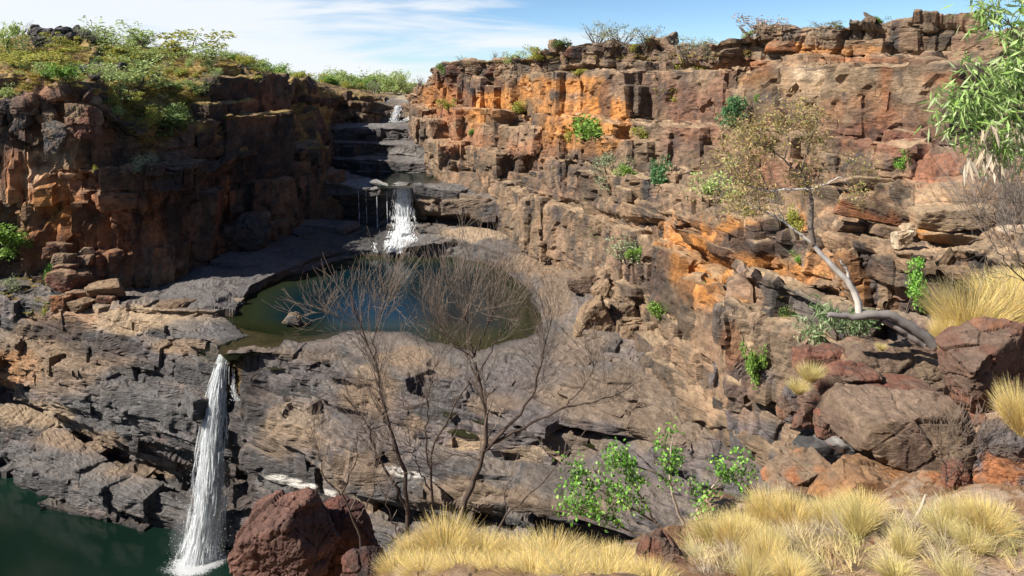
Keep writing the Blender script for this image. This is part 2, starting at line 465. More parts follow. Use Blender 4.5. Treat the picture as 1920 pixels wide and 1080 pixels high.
def joint_blocks(G, nb, sp, sq, seed, cs, dip, calm, blk, avoid=None, nzmax=.8, rough=1.0):
    """bedrock blocks bounded by beds and joints, standing proud of the wall; they are part of the cliff itself"""
    rng = np.random.default_rng(seed + 900)
    nr, nc = G.shape[:2]; c, s = cs
    V, Nn, Fq, T = [], [], [], []; off = 0
    XS = G[..., 0] * c + G[..., 1] * s; YS = -G[..., 0] * s + G[..., 1] * c
    ZD = G[..., 2] - dip[0] * XS - dip[1] * YS
    for (cnt, w0, w1, h0, h1, p0, p1, kind) in blk:
        slab = kind == 'slab'; kind = 'wall' if slab else kind
        lev = [-75.0]
        while lev[-1] < 20: lev.append(lev[-1] + rng.uniform(h0, h1))
        lev = np.array(lev); made = 0; zmax = G[..., 2].max(0)
        for t in range(cnt * 6):
            if made >= cnt: break
            i = rng.integers(2, nr - 2); j = rng.integers(2, nc - 2)
            if not (-90 < sp[i, j] < 2010 and -40 < sq[i, j] < 1120): continue
            nz = nb[i, j, 2]
            if kind == 'wall' and nz > nzmax: continue
            if kind == 'flat' and (nz < .90 or (G[i, j, 2] < ZP + .35 and G[i, j, 1] > 86)): continue
            if G[i, j, 2] < ZL: continue
            if any(((sp[i, j] - a) / rx) ** 2 + ((sq[i, j] - b) / ry) ** 2 < 1.1 and (st == 0 or (not slab and rng.random() < .92)) for a, b, rx, ry, st in calm): continue
            Yd = G[i, j, 1]
            w = rng.uniform(w0, w1)
            if avoid is not None and float(avoid(np.array([G[i, j, 0]]), np.array([G[i, j, 1]]))[0]) < .62 * w + 1.2 and G[i, j, 2] > ZP - 2.5: continue
            if kind == 'wall':
                k = np.searchsorted(lev, ZD[i, j]) - 1
                if k < 0 or k + 1 >= len(lev): continue
                zb, zt = lev[k], lev[k + 1]
                lo_, hi_ = max(0, i - 90), min(nr, i + 90)
                col_ = ZD[lo_:hi_, j] - zb
                ii = lo_ + int(np.argmin(np.abs(col_) + .15 * np.abs(G[lo_:hi_, j, 1] - Yd)))
                base = G[ii, j]
                if abs(ZD[ii, j] - zb) > 1.2: continue
                if G[ii, j, 2] + (zt - zb) > zmax[j] + .25: continue
                tx = 960 + F * base[0] / base[1]; ty = H0 - F * (base[2] + zt - zb) / base[1]
                fy = H0 - F * base[2] / base[1]; ew = w / 2 / base[1] * F
                if any(st == 0 and ((min(max(q1, tx - ew), tx + ew) - q1) / rx) ** 2 + ((min(max(q2, ty), fy) - q2) / ry) ** 2 < .8 for q1, q2, rx, ry, st in calm): continue
                nh = nb[ii, j, :2] + nb[i, j, :2]
                if np.hypot(*nh) < .25: continue
                a = math.atan2(nh[1], nh[0])
                # joints prefer one direction
                ref = math.atan2(s, c) - math.pi / 2
                da = (a - ref + math.pi / 4) % (math.pi / 2) - math.pi / 4
                a = a - da * .45 + rng.normal(0, .10)
                h = (zt - zb); d = rng.uniform(.6, 1.1) * max(h, 2.5) + 2.0
                pr = rng.uniform(p0, p1)
                cx = base[0] + math.cos(a) * (pr - d / 2); cy = base[1] + math.sin(a) * (pr - d / 2)
                xs = cx * c + cy * s; ys = -cx * s + cy * c
                cz = (zb + zt) / 2 + dip[0] * xs + dip[1] * ys + rng.normal(0, .05)
            else:
                a = math.atan2(s, c) + rng.choice([0, math.pi / 2]) + rng.normal(0, .22)
                h = rng.uniform(h0, h1); d = w * rng.uniform(.35, .8); pr = rng.uniform(p0, p1)
                cx, cy = G[i, j, 0], G[i, j, 1]; cz = G[i, j, 2] + pr - h / 2
            n = int(np.clip(max(w, h) / Yd * F / 5.0, 5, 20))
            q, fq = cube_grid(n)
            hs = np.array([d / 2, w / 2, h / 2])
            P = q * hs; b = min(.10 * h, .22, .2 * w)
            cc = np.clip(P, -(hs - b), hs - b); dv = P - cc; ln = np.linalg.norm(dv, axis=1, keepdims=True)
            nn = dv / np.maximum(ln, 1e-6); P = cc + nn * b
            # uneven, slightly wedge-shaped
            P[:, 1] *= 1 + rng.normal(0, .10) * P[:, 2] / h + rng.normal(0, .10) * P[:, 0] / d
            P[:, 0] += rng.normal(0, .07) * P[:, 1] + (rng.normal(0, .06) * P[:, 2] if kind == 'wall' else 0)
            P[:, 2] += rng.normal(0, .05 if kind == 'wall' else .03) * P[:, 1] + rng.normal(0, .03) * P[:, 0]
            ca, sa = math.cos(a), math.sin(a)
            Wp = np.stack([P[:, 0] * ca - P[:, 1] * sa + cx, P[:, 0] * sa + P[:, 1] * ca + cy, P[:, 2] + cz], 1)
            Wn = np.stack([nn[:, 0] * ca - nn[:, 1] * sa, nn[:, 0] * sa + nn[:, 1] * ca, nn[:, 2]], 1)
            if dip[0] or dip[1]:
                X2, Y2 = Wp[:, 0] - cx, Wp[:, 1] - cy
                Wp[:, 2] += dip[0] * (X2 * c + Y2 * s) + dip[1] * (-X2 * s + Y2 * c)
            V.append(Wp); Nn.append(Wn); Fq.append(fq + off); off += len(Wp)
            T.append(np.full(len(Wp), rng.random(), dtype=f32)); made += 1
    if not V: return [], [], [], []
    V = np.concatenate(V); Nn = np.concatenate(Nn); T = np.concatenate(T)
    v, cid, e = facets(V[:, 0], V[:, 1], V[:, 2], 2.9, 3.4, seed + 71)
    d = .85 * rough * v - .12 * (1 - smooth(0, .10, e))
    v, cid, e = facets(V[:, 0], V[:, 1], V[:, 2], .8, .8, seed + 72)
    d += .15 * v + .25 * rough * fbm(V[:, 0] / 3, V[:, 1] / 3, V[:, 2] / 1.2, 3, seed + 74) + .12 * fbm(V[:, 0] / 1.2, V[:, 1] / 1.2, V[:, 2] / .5, 4, seed + 73)
    V = V + Nn * d[:, None]
    return V, Nn, np.concatenate(Fq), T

def paint(col, ctx, blobs, rag=0.55, rs=5.0):
    """mineral staining, plus shade painted on the left cliff: patches of a given rock colour with ragged edges. (px,py,rx,ry,colour,strength[,streaky])"""
    x, y, z = ctx['x'], ctx['y'], ctx['z']
    na = fbm(x / rs, y / rs, z / rs, 4, ctx['seed'] + 31) * 1.3
    ns = fbm(x / 0.9, y / 0.9, z / 9.0, 3, ctx['seed'] + 33) * 1.6
    for b in blobs:
        bx, by, rx, ry, ck, st = b[:6]
        r = np.sqrt(((ctx['px'] - bx) / rx) ** 2 + ((ctx['py'] - by) / ry) ** 2)
        nn = ns if len(b) > 6 else na
        w = st * (1 - smooth(0.65, 1.15, r + rag * nn))
        cc = K[ck] if isinstance(ck, str) else np.array(ck)
        col = col * (1 - w[..., None]) + cc * w[..., None]
    return col

def rock_color(ctx, base, alt, top, streak=('varn', 0.5), bedv=0.25, toph=0.62, blockv=0.35, stain=None, ss=(1.3, 12.0), late=False):
    x, y, z, sd = ctx['x'], ctx['y'], ctx['z'], ctx['seed']
    t = smooth(-0.25, 0.3, fbm(x / 11, y / 11, z / 4.5, 4, sd + 21))
    if ctx['info']:
        v, kr, e = ctx['info'][0]
        t = np.clip(t + 0.5 * (v - 0.5) + 0.4 * (kr - 0.5), 0, 1)
    t = t[..., None]
    col = K[base] * (1 - t) + K[alt] * t
    # dark varnish running down steep faces
    if streak:
        s = smooth(0.02, 0.3, fbm(x / ss[0], y / ss[0], z / ss[1], 4, sd + 22)) * smooth(-0.3, 0.2, fbm(x / 9, y / 9, z / 9, 3, sd + 23)) * ctx['steep'] * streak[1]
        col = col * (1 - s[..., None]) + K[streak[0]] * s[..., None]
    if stain and not late: col = paint(col, ctx, stain)
    # bedding planes and joint blocks differ a little
    for (v, kr, e) in ctx['info']:
        col = col * (1 + blockv * 0.6 * (v - 0.5) + bedv * 0.6 * (kr - 0.5))[..., None]
        ck = (1 - smooth(0, 0.12, e)) * 0.35
        col = col * (1 - (ck * (.25 + .75 * ctx['steep']))[..., None])
    for q, (cid, e) in enumerate(ctx['finfo']):
        a = (.42, .30, .2)[min(q, 2)]
        col = col * (1 + a * (cid - .5))[..., None]
        w = (smooth(.76, .84, cid) * .12)[..., None]; col = col * (1 - w) + K['rust'] * w * (1 if base != 'grey' and base != 'dgrey' else .6)
        w = (smooth(.22, .14, cid) * .35)[..., None]; col = col * (1 - w) + K[streak[0]] * w
        col = col * (1 - (1 - smooth(0, .09, e)) * .35 * (.3 + .7 * ctx['steep']))[..., None]
    # weathered, dusty tops
    tp = smooth(toph, toph + 0.25, ctx['n'][..., 2]) * (0.45 + 0.5 * smooth(-0.2, 0.3, fbm(x / 2.5, y / 2.5, z / 2.5, 3, sd + 25)))
    if top: col = col * (1 - tp[..., None]) + (K[top] if isinstance(top, str) else np.array(top)) * tp[..., None]
    if stain and late: col = paint(col, ctx, stain)
    return col

ZP = -33.0            # main pool
ZL = -58.0            # lower pool
def Zr(pts):
    """rail written with levels: (px, py, Z<0) -> (px, py, Y)"""
    return [(a, b, YZ(b, z)) for a, b, z in pts]

# ------------------------------------------------------------------ right cliff
RR = [
 [(766,225,213.5),(783,250,199),(800,312,179),(820,350,167),(850,372,157),(900,390,149),(950,420,141),(960,470,138),(1000,500,130),(1060,540,119),(1090,575,109),(1150,630,100),(1200,685,91),(1250,735,82.5),(1330,840,69.5),(1450,910,63.5),(1550,960,59.5),(1700,1010,56.5),(1920,1060,52.5),(2200,1100,49.5)],
 [(766,215,214),(783,240,200),(800,300,180),(820,335,168),(850,352,158),(900,365,150),(950,390,142),(960,440,139),(1000,468,131),(1060,505,120),(1090,535,110),(1150,590,101),(1200,640,92),(1250,690,83),(1330,790,70),(1450,850,64),(1550,900,60),(1700,950,57),(1920,1000,53),(2200,1050,50)],
 [(766,210,214),(783,225,203),(800,270,186),(850,310,168),(950,345,147),(1050,376,125),(1150,404,109),(1230,422,98.5),(1300,470,88),(1400,512,76),(1550,560,66),(1700,612,60),(1920,650,55),(2200,670,51)],
 [(766,208,214),(783,220,203),(800,265,185.5),(850,305,167),(950,340,145),(1050,368,123),(1150,395,107),(1230,410,94.5),(1300,450,83.5),(1400,492,71.5),(1550,538,61.5),(1700,590,56),(1920,630,51),(2200,650,47)],
 [(766,205,214.5),(783,210,204),(800,250,187),(850,285,169),(950,325,147),(1050,350,125),(1150,372,109),(1230,390,95),(1300,410,84.5),(1400,430,73),(1480,455,66),(1550,462,62),(1700,482,52.5),(1800,490,48.5),(1920,500,46),(2200,510,43)],
 [(766,204,216),(783,208,206),(800,247,190),(850,280,173),(950,318,151),(1050,345,129),(1150,362,114),(1230,378,100),(1300,395,90),(1400,405,80),(1480,430,72),(1550,448,68),(1700,459,58),(1920,464,53),(2200,470,50)],
 [(766,195,218),(783,192,210),(800,218,198),(850,230,178),(950,248,155),(1050,262,133),(1150,283,118),(1250,308,106),(1350,350,93),(1450,372,84),(1550,362,75),(1700,352,64),(1800,355,60),(1920,362,57),(2200,370,53)],
 [(766,193,220),(783,188,212),(800,214,201),(850,226,182),(950,243,160),(1050,255,139),(1150,270,126),(1250,290,115),(1350,330,101),(1450,358,91),(1550,355,80),(1700,347,69),(1920,352,62),(2200,358,58)],
 [(766,188,222),(783,184,214),(800,185,203),(850,190,184),(950,190,162),(1050,190,141),(1150,195,129),(1250,200,119),(1350,205,107),(1450,205,96),(1550,205,87),(1700,205,79),(1920,215,70),(2200,220,66)],
 [(766,187,223),(783,182,216),(800,182,205),(850,186,186),(950,186,164),(1050,186,143),(1150,190,132),(1250,193,122),(1350,196,110),(1450,196,100),(1550,196,91),(1700,196,83),(1920,205,74),(2200,210,70)],
 [(766,184,224),(783,180,217),(800,162,207),(850,150,188),(950,150,166),(1050,135,146),(1150,118,136),(1250,112,130),(1350,132,115),(1450,134,106),(1640,134,97),(1800,142,89),(1920,140,83),(2200,140,79)],
 [(766,184,224),(783,180,216),(800,158,205),(850,145,185.5),(950,143,163),(1050,128,143),(1150,110,134),(1250,106,127.5),(1350,124,111),(1450,120,102),(1640,124,93),(1800,132,85),(1920,132,79),(2200,130,75)],
 [(766,182,225),(783,178,216),(800,152,206),(840,128,188),(860,122,182),(900,118,171),(1000,112,152),(1042,104,144),(1052,90,141),(1100,80,137),(1250,84,127),(1275,106,124),(1337,108,114),(1343,88,109),(1418,77,103),(1424,48,103),(1500,50,98),(1640,57,92),(1650,45,91),(1800,55,86),(1830,80,84),(1920,78,80),(2200,62,74)],
 [(766,176,260),(783,174,255),(800,158,240),(840,136,222),(900,128,205),(1000,122,185),(1050,110,176),(1100,98,170),(1250,100,158),(1340,108,148),(1424,80,136),(1500,80,130),(1640,85,124),(1800,85,118),(1920,95,112),(2200,90,106)],
 [(766,165,420),(900,150,400),(1050,140,380),(1250,135,360),(1424,130,330),(1640,128,320),(1920,130,300),(2200,130,300)],
]
STAIN_R = [
 # burnt orange faces
 (905,205,50,34,'orange',.85),(950,195,60,40,'orange',.75),(1005,165,45,24,'orange',.7),(1075,160,60,20,'orange',.85),(1060,215,80,40,'orange',.75),
 (1130,205,42,42,'orange',.95,1),(1165,210,22,35,'orange',.8,1),(1090,260,75,26,'orange',.7),(840,190,55,45,'rust',.8),(810,185,40,25,'orange',.5),
 (880,262,70,28,'rust',.55),(1000,285,60,25,'rust',.5),
 (1345,500,95,85,'orange',.95),(1300,455,60,40,'orange',.9,1),(1390,560,60,60,'orange',.55,1),(1260,460,30,60,'orange',.55,1),
 (1560,500,60,32,'orange',.6,1),(1475,520,45,22,'orange',.8),(1505,420,12,35,'orange',.7),(1370,440,14,40,'orange',.75),(1620,530,30,40,'orange',.55,1),
 (1420,150,40,22,'orange',.8),(1400,125,60,16,'rust',.7),(1480,90,26,14,'orange',.7),(1590,93,90,10,'orange',.6),(1660,150,16,40,'rust',.8),(1650,112,120,8,'rust',.7),
 (1760,150,60,20,'rust',.6),(1450,95,30,10,'cream',.5),(1560,145,110,30,'ltan',.6),(1510,140,40,22,'cream',.5),(1720,160,70,24,'ltan',.55),(1460,165,90,18,'ltan',.5),
 (1640,205,50,40,'rust',.4),(1690,225,60,30,'rust',.35),(1560,210,30,30,'rust',.4),
 # purple-brown blocks
 (1310,215,70,75,'redb',.6),(1470,210,35,40,'brown',.85),(1620,260,70,35,'redb',.7),(1730,280,70,40,'redb',.75),(1760,330,70,30,'redb',.85),(1400,320,60,40,'redb',.45),(1290,290,70,30,'brown',.5),
 (1600,355,70,25,'brown',.6),(1480,330,60,40,'redb',.4),(1860,280,60,50,'brown',.6),(1250,130,90,30,'brown',.5),
 # pale benches
 (1740,375,80,26,'ltan',.8),(1660,380,40,20,'tan',.5),(1800,470,150,14,'ltan',.9),(1850,440,80,30,'ltan',.5),(1620,335,60,20,'tan',.6),
 # black varnish
 (1135,195,14,36,'varn',.8,1),(1215,190,40,55,'varn',.7,1),(1100,320,35,65,'varn',.6,1),(955,305,28,28,'varn',.6,1),(900,160,50,14,'varn',.8),(860,140,40,18,'varn',.6),
 (1040,110,40,12,'varn',.6),(1800,530,150,30,'varn',.8),(1440,450,90,25,'dgrey',.8),(1620,500,70,30,'varn',.55,1),(1745,75,80,14,'varn',.45),(1170,95,90,14,'varn',.5),(1380,470,60,15,'varn',.5),
 (1230,500,25,70,'brown',.8),(1190,510,35,60,'brown',.7),(1250,560,20,40,'varn',.5,1),
 (1360,640,60,80,'dtan',.5),
]
def col_right(ctx):
    col = rock_color(ctx, 'tan', 'dtan', 'ltan', streak=('dgrey', .95), stain=STAIN_R, toph=.8, bedv=.15, ss=(1.1, 16.0))
    return col
OFF = R(-71)
sheet('cliff', RR, 766, 2200, 1.25, 1.35, seed=11, strike=OFF,
      blocks=[(11, 9, 5.6, 1.25, .5), (4.2, 3.4, 3.4, .55, .6), (1.5, 1.4, 1.5, .12, .5)], facet=[(6.0, 9, 1.5), (2.6, 4.4, .7), (1.1, 1.7, .25)], calm=[(1750,415,215,68,0),(1700,410,170,50,.4),(1470,480,90,45,.3),(1330,545,95,110,.75),(1500,600,60,60,.4),(1150,420,150,100,.45),(1010,340,60,60,.3),(1290,230,80,70,.5),(1640,285,90,40,.5),(1760,320,70,45,.5)], fb=(0.8, 7.0), fine=(.16, 1.0), warp=(1.6, 16), crack=(.7, .24), terr=1.1,
      color=col_right, mat=M_far, nblur=3, ridge=(.18, 2.6, 2.6, 7.0),
      blk=[(110, 8, 17, 6.5, 12, -.4, .5, 'slab'), (230, 4, 14, 2.2, 5.5, -.1, 1.0, 'wall'), (260, 1.6, 6, 1.0, 2.4, 0, .7, 'wall')])

# ------------------------------------------------------------------ left hill and cliff
LL = [
 [(-300,590,112),(0,570,116),(100,575,116),(150,590,114),(220,580,115),(350,555,122),(430,510,134),(500,485,140),(560,465,147),(600,450,153),(612,446,154),(628,262,211),(690,240,213),(722,240,220)],
 [(-300,470,114),(0,470,117),(100,490,118),(150,540,116),(220,530,117),(350,510,124),(430,470,137),(500,445,143),(560,428,149),(600,412,155),(612,408,156),(628,240,211),(690,228,213),(722,228,221)],
 [(-300,420,118),(0,420,119),(100,450,119),(150,470,118),(220,480,117.5),(350,460,124.5),(430,400,138),(500,380,145),(560,375,150),(600,370,155.5),(612,365,157),(628,232,211),(690,224,213),(722,224,221)],
 [(-300,380,118),(0,395,120),(100,335,117),(150,325,116),(250,334,116.5),(330,338,119),(400,330,132),(450,300,140),(500,294,146),(600,300,154),(610,310,156),(628,226,211.5),(690,220,213),(722,221,221)],
 [(-300,370,118),(0,385,119),(100,325,115.5),(150,316,115),(250,322,115.5),(330,326,117.5),(400,322,130),(450,284,139),(500,277,146),(600,290,154),(610,300,156),(628,222,211),(690,216,213),(722,218,221)],
 [(-300,360,121),(0,370,121),(100,312,119),(150,306,119),(250,312,121),(330,312,123),(400,300,136),(450,270,148),(500,262,158),(600,264,170),(612,268,175),(628,216,212),(690,212,214),(722,214,222)],
 [(-300,215,117),(0,218,117),(60,210,115),(100,195,115),(150,180,116),(190,210,116),(220,235,119),(260,262,122),(300,282,126),(340,280,130),(380,250,137),(450,215,149),(500,200,159),(560,190,179),(600,190,193),(612,205,200),(640,200,212),(690,200,214),(722,206,224)],
 [(-300,205,114),(0,206,114),(60,198,112),(100,182,112),(150,170,113),(190,200,113),(220,225,116),(260,255,120),(300,275,125),(340,274,129),(380,245,136),(450,210,148),(500,196,158),(560,186,178),(600,187,192),(640,190,211),(690,191,213),(722,198,224)],
 [(-300,190,117),(0,190,117),(60,182,115),(100,165,115),(150,156,116),(190,180,117),(220,210,119),(260,238,123),(300,256,128),(340,258,131),(380,232,137),(450,200,148.5),(500,190,158.5),(560,180,178.5),(600,185,192.5),(640,185,210.5),(720,192,232)],
 [(-300,170,125),(0,170,125),(100,150,124),(150,148,125),(200,165,126),(260,190,130),(300,200,134),(340,176,140),(380,150,146),(450,140,153),(500,150,163),(560,165,181),(600,176,196),(640,180,212),(720,188,234)],
 [(-300,150,130),(0,150,130),(100,135,130),(200,150,132),(300,160,140),(340,152,145),(370,132,148),(440,124,154),(480,140,166),(530,150,179),(560,158,186),(600,171,199),(640,178,214),(720,187,236)],
 [(-300,70,175),(0,80,175),(60,66,172),(100,62,170),(150,68,172),(160,88,175),(300,92,185),(400,108,200),(440,112,205),(480,130,215),(560,150,230),(640,165,250),(720,178,280)],
 [(-300,120,330),(0,120,330),(300,125,340),(480,140,350),(640,160,400),(720,168,420)],
]
STAIN_SHADE_L = [
 (180,400,190,110,'rust',.55,1),(60,380,90,90,'orange',.35,1),(500,300,170,190,'varn',.55),(400,420,120,110,'varn',.4),(250,380,120,60,(.22,.105,.05),.6,1),  # the two big dark patches paint the cliff's shade into the rock colour
 (110,225,40,60,'rust',.5),(150,230,45,45,'ltan',.45),(165,205,40,20,'cream',.4),(60,200,60,18,'brown',.5),(40,240,30,60,'varn',.8,1),
 (100,345,60,50,'rust',.8),(80,300,60,22,'ltan',.7),(30,320,50,40,'rust',.6),(60,335,35,25,'cream',.5),(120,380,50,60,'orange',.7,1),(170,400,70,60,'rust',.7),
 (100,400,45,40,'orange',.8),(230,350,90,30,'brown',.6),(190,250,30,50,'rust',.4),(60,450,80,50,'rust',.6),(20,420,60,60,'tan',.5),
 (420,400,25,60,'rust',.5,1),(480,200,60,40,'rust',.4,1),(300,410,20,50,'rust',.6,1),(210,440,60,50,'rust',.7),(330,380,30,60,'varn',.7,1),(255,440,16,60,'varn',.8,1),
]
def hill_mask(ctx):
    hz = ctx['nb'][..., 2]
    up = smooth(0.25, 0.5, hz)
    reg = ((ctx['py'] < 285) & (ctx['G'][..., 1] > 114.5))
    return up * reg
def col_left(ctx):
    col = rock_color(ctx, 'dtan', 'brown', 'tan', toph=.75, streak=('varn', .95), stain=STAIN_SHADE_L, ss=(1.6, 16.0))
    x, y, z = ctx['x'], ctx['y'], ctx['z']
    m = hill_mask(ctx) * smooth(-0.25, 0.1, fbm(x / 4, y / 4, z / 4, 4, 81))
    g = K['grass'] * 0.75 * (0.7 + 0.5 * smooth(-.3, .3, fbm(x / 1.5, y / 1.5, z, 3, 82)))[..., None]
    m2 = m * 0.9
    return col * (1 - m2[..., None]) + g * m2[..., None]
sheet('left_cliff', LL, -300, 722, 1.8, 1.8, seed=23, strike=R(40),
      blocks=[(9, 7, 6.5, 1.3, .6), (3.6, 3.2, 3.6, .6, .6), (1.3, 1.3, 1.4, .12, .5)], facet=[(5, 11, 1.7), (2.2, 5, .8), (1, 2, .28)], fb=(0.9, 8.0), fine=(.18, 1.3), warp=(2.2, 15), crack=(.6, .22),
      color=col_left, mat=M_far, nblur=4, flatk=.45,
      calm=[(210,115,260,44,0),(290,232,85,68,0),(610,212,58,34,0)],
      blk=[(60, 6, 13, 7, 13, -.3, .8, 'slab'), (130, 3, 9, 2.8, 7.0, -.1, 1.2, 'wall'), (200, 1.4, 5, 1.2, 3.0, 0, .8, 'wall')])

# ------------------------------------------------------------------ bench round the main pool and the gorge wall below it
POOL = [(440,592),(452,575),(470,552),(520,530),(560,512),(600,500),(640,486),(680,480),(720,479),(790,481),(850,483),(900,490),(945,505),(975,530),(995,560),(1012,600),(1008,622),(985,634),(940,643),(890,655),(845,650),(800,635),(760,622),(700,622),(650,620),(618,633),(560,640),(500,652),(450,652),(430,660),(415,668),(408,664),(425,650),(455,636),(470,630),(440,610),(420,598),(372,592),(400,590)]
PW = np.array([P3(a, b, YZ(b, ZP))[:2] for a, b in POOL])
def poly_sdf(X, Y, PWv):
    """signed distance, negative inside"""
    d = np.full(X.shape, 1e9); ins = np.zeros(X.shape, bool)
    n = len(PWv)
    for i in range(n):
        a = PWv[i]; b = PWv[(i + 1) % n]
        e = b - a; wx = X - a[0]; wy = Y - a[1]
        t = np.clip((wx * e[0] + wy * e[1]) / (e @ e), 0, 1)
        dx = wx - e[0] * t; dy = wy - e[1] * t
        d = np.minimum(d, dx * dx + dy * dy)
        c = ((a[1] > Y) != (b[1] > Y))
        with np.errstate(divide='ignore', invalid='ignore'):
            xx = (b[0] - a[0]) * (Y - a[1]) / (b[1] - a[1] + 1e-12) + a[0]
        ins ^= (c & (X < xx))
    d = np.sqrt(d)
    return np.where(ins, -d, d)

GG = [
 [(-300,840,112),(0,960,107),(104,1010,100.5),(207,1050,96),(340,1070,93),(430,1080,92),(560,1100,86),(700,1160,79),(1000,1250,71),(1300,1300,65),(1650,1350,61)],
 [(-300,790,113),(0,890,108),(60,915,104.5),(104,935,101.8),(207,972,97.3),(340,1000,94.2),(430,1010,93),(560,1010,87),(620,1020,85),(700,1050,80),(1000,1130,72),(1300,1200,66),(1650,1260,62)],
 [(-300,720,113),(0,800,109.5),(104,850,103),(207,897,98.5),(310,930,96),(350,942,95.2),(430,962,94),(500,900,86),(620,948,80),(700,988,77),(760,1003,75),(1000,1050,68),(1300,1110,63),(1650,1160,59)],
 [(-300,690,119),(0,732,118.5),(104,806,111.5),(207,856,106.5),(310,898,103.5),(350,915,102),(430,930,98.5),(500,885,92),(620,930,86),(700,965,83),(760,975,80),(900,985,75.5),(1100,1010,69),(1300,1050,63),(1650,1100,58)],
 [(-300,672,119),(0,716,118),(104,795,110.5),(207,840,105.5),(310,872,102),(400,885,98),(430,880,97),(460,860,93),(500,855,91),(620,900,85),(700,940,81),(800,955,78),(900,960,74.5),(1100,985,68),(1300,1025,62),(1650,1085,57)],
 [(-300,655,112.5),(0,694,110),(104,765,103.8),(207,800,99.3),(310,828,95.4),(400,838,92.6),(430,860,95.2),(460,830,90),(500,830,87),(620,880,80),(700,922,76),(800,938,73),(900,943,70),(1100,968,65),(1300,1008,60.3),(1650,1070,55.5)],
 [(-300,630,113),(0,660,110.5),(104,705,104),(207,730,99.5),(310,750,95.6),(400,760,92.6),(430,765,94),(470,760,89.4),(560,775,84),(640,815,80),(750,865,76.5),(900,885,74),(1100,915,68),(1300,965,61.5),(1650,1010,56.5)],
 [(-300,610,113.5),(0,630,111.5),(104,660,106.5),(207,690,101.5),(310,710,97),(400,725,93.4),(430,730,94.6),(470,720,90.4),(560,735,86),(640,780,82),(750,830,78.5),(900,855,76),(1100,900,69),(1300,940,63),(1650,990,57.5)],
 [(-300,575,113),(0,596,112),(80,606,109.5),(150,612,106.5),(207,636,104),(260,650,100.5),(330,665,96.5),(400,676,92.6),(418,676,92.8),(432,676,93.2),(450,674,91),(480,672,90),(560,692,88.5),(640,742,84.5),(750,795,79.5),(900,825,77),(1000,855,73),(1150,885,68.5),(1300,910,64),(1450,935,60),(1650,965,56)],
 Zr([(-300,545,-33.2),(0,565,-33.5),(80,575,-33.4),(150,585,-33.4),(200,592,-33.3),(300,608,-33.2),(400,645,-33.2),(425,664,-33.3),(445,664,-33.2),(480,662,-33.0),(560,665,-32.9),(640,680,-33.1),(750,700,-33.4),(900,720,-33.3),(1100,745,-33.2),(1300,805,-33.0),(1450,880,-33),(1650,900,-33)]),
 Zr([(-300,530,-33),(0,545,-33),(150,570,-33),(300,590,-32.6),(400,596,-32.7),(440,593,-33),(470,552,-33),(520,530,-33),(590,502,-33),(640,486,-33),(720,479,-33),(850,483,-33),(900,490,-33),(950,508,-33),(990,545,-33),(1014,602,-33),(1060,640,-33),(1150,690,-33),(1300,790,-33),(1450,858,-33),(1650,890,-33)]),
 Zr([(-300,525,-32.6),(0,540,-32.4),(150,566,-32.4),(300,583,-32),(400,586,-32),(440,583,-32.3),(470,536,-31.9),(520,512,-31.7),(590,482,-31.5),(640,470,-31.9),(720,470,-32),(780,464,-31),(850,454,-30.4),(900,460,-30.4),(950,476,-30.6),(990,512,-31.3),(1014,570,-32.2),(1060,625,-32.5),(1150,680,-32.7),(1300,785,-32.6),(1450,855,-32.6),(1650,885,-32.6)]),
 [(-300,500,120),(0,520,118),(100,520,118),(150,550,115),(200,548,115.5),(300,540,119),(350,520,122),(400,490,130),(430,480,134),(500,455,140),(560,435,146),(600,420,150),(640,424,153),(700,441,149),(765,441,148),(800,428,148),(850,425,147),(900,432,143),(950,440,140),(1000,465,133),(1060,500,122),(1100,540,107),(1150,590,99),(1230,680,84),(1330,790,70),(1450,855,63.2),(1650,880,59)],
 [(-300,480,135),(0,500,133),(100,500,133),(150,510,130),(300,500,134),(430,455,150),(560,415,164),(640,398,172),(780,410,168),(900,415,160),(1000,445,150),(1100,510,125),(1230,640,100),(1330,740,86),(1450,800,78),(1650,830,74)],
]
def pool_sdf(X, Y):
    return poly_sdf(X, Y, PW) + 1.7 * fbm(X / 4.0, Y / 4.0, X * 0, 4, 91) - .2
def pool_post(G):
    d = pool_sdf(G[..., 0], G[..., 1])
    Z = G[..., 2]
    near = (Z > ZP - 3.2) & ((Z < ZP + .7) | (G[..., 1] < 108))
    zin = ZP - 0.08 - np.minimum(5.0, -d * 0.55 + 0.15 * (-d) ** 1.5)
    # a shallow shelf towards the outlet
    sh = smooth(104, 96, G[..., 1])
    zin = zin * (1 - sh) + (ZP - 0.10 - np.minimum(0.9, -d * 0.08)) * sh
    Z1 = np.where((d < 0) & near, np.minimum(Z, zin), Z)
    lift = ZP + 0.05 + np.minimum(0.25, d * 0.12)
    w = smooth(5.5, 2.5, d) * smooth(ZP - 2.2, ZP - 0.9, Z)
    Z1 = np.where(d >= 0, np.where(Z1 < lift, Z1 + (lift - Z1) * w, Z1), Z1)
    G = G.copy(); G[..., 2] = Z1
    return G
def hook_pool(d, G, x, y, z): return d, G
hook_pool.post = pool_post
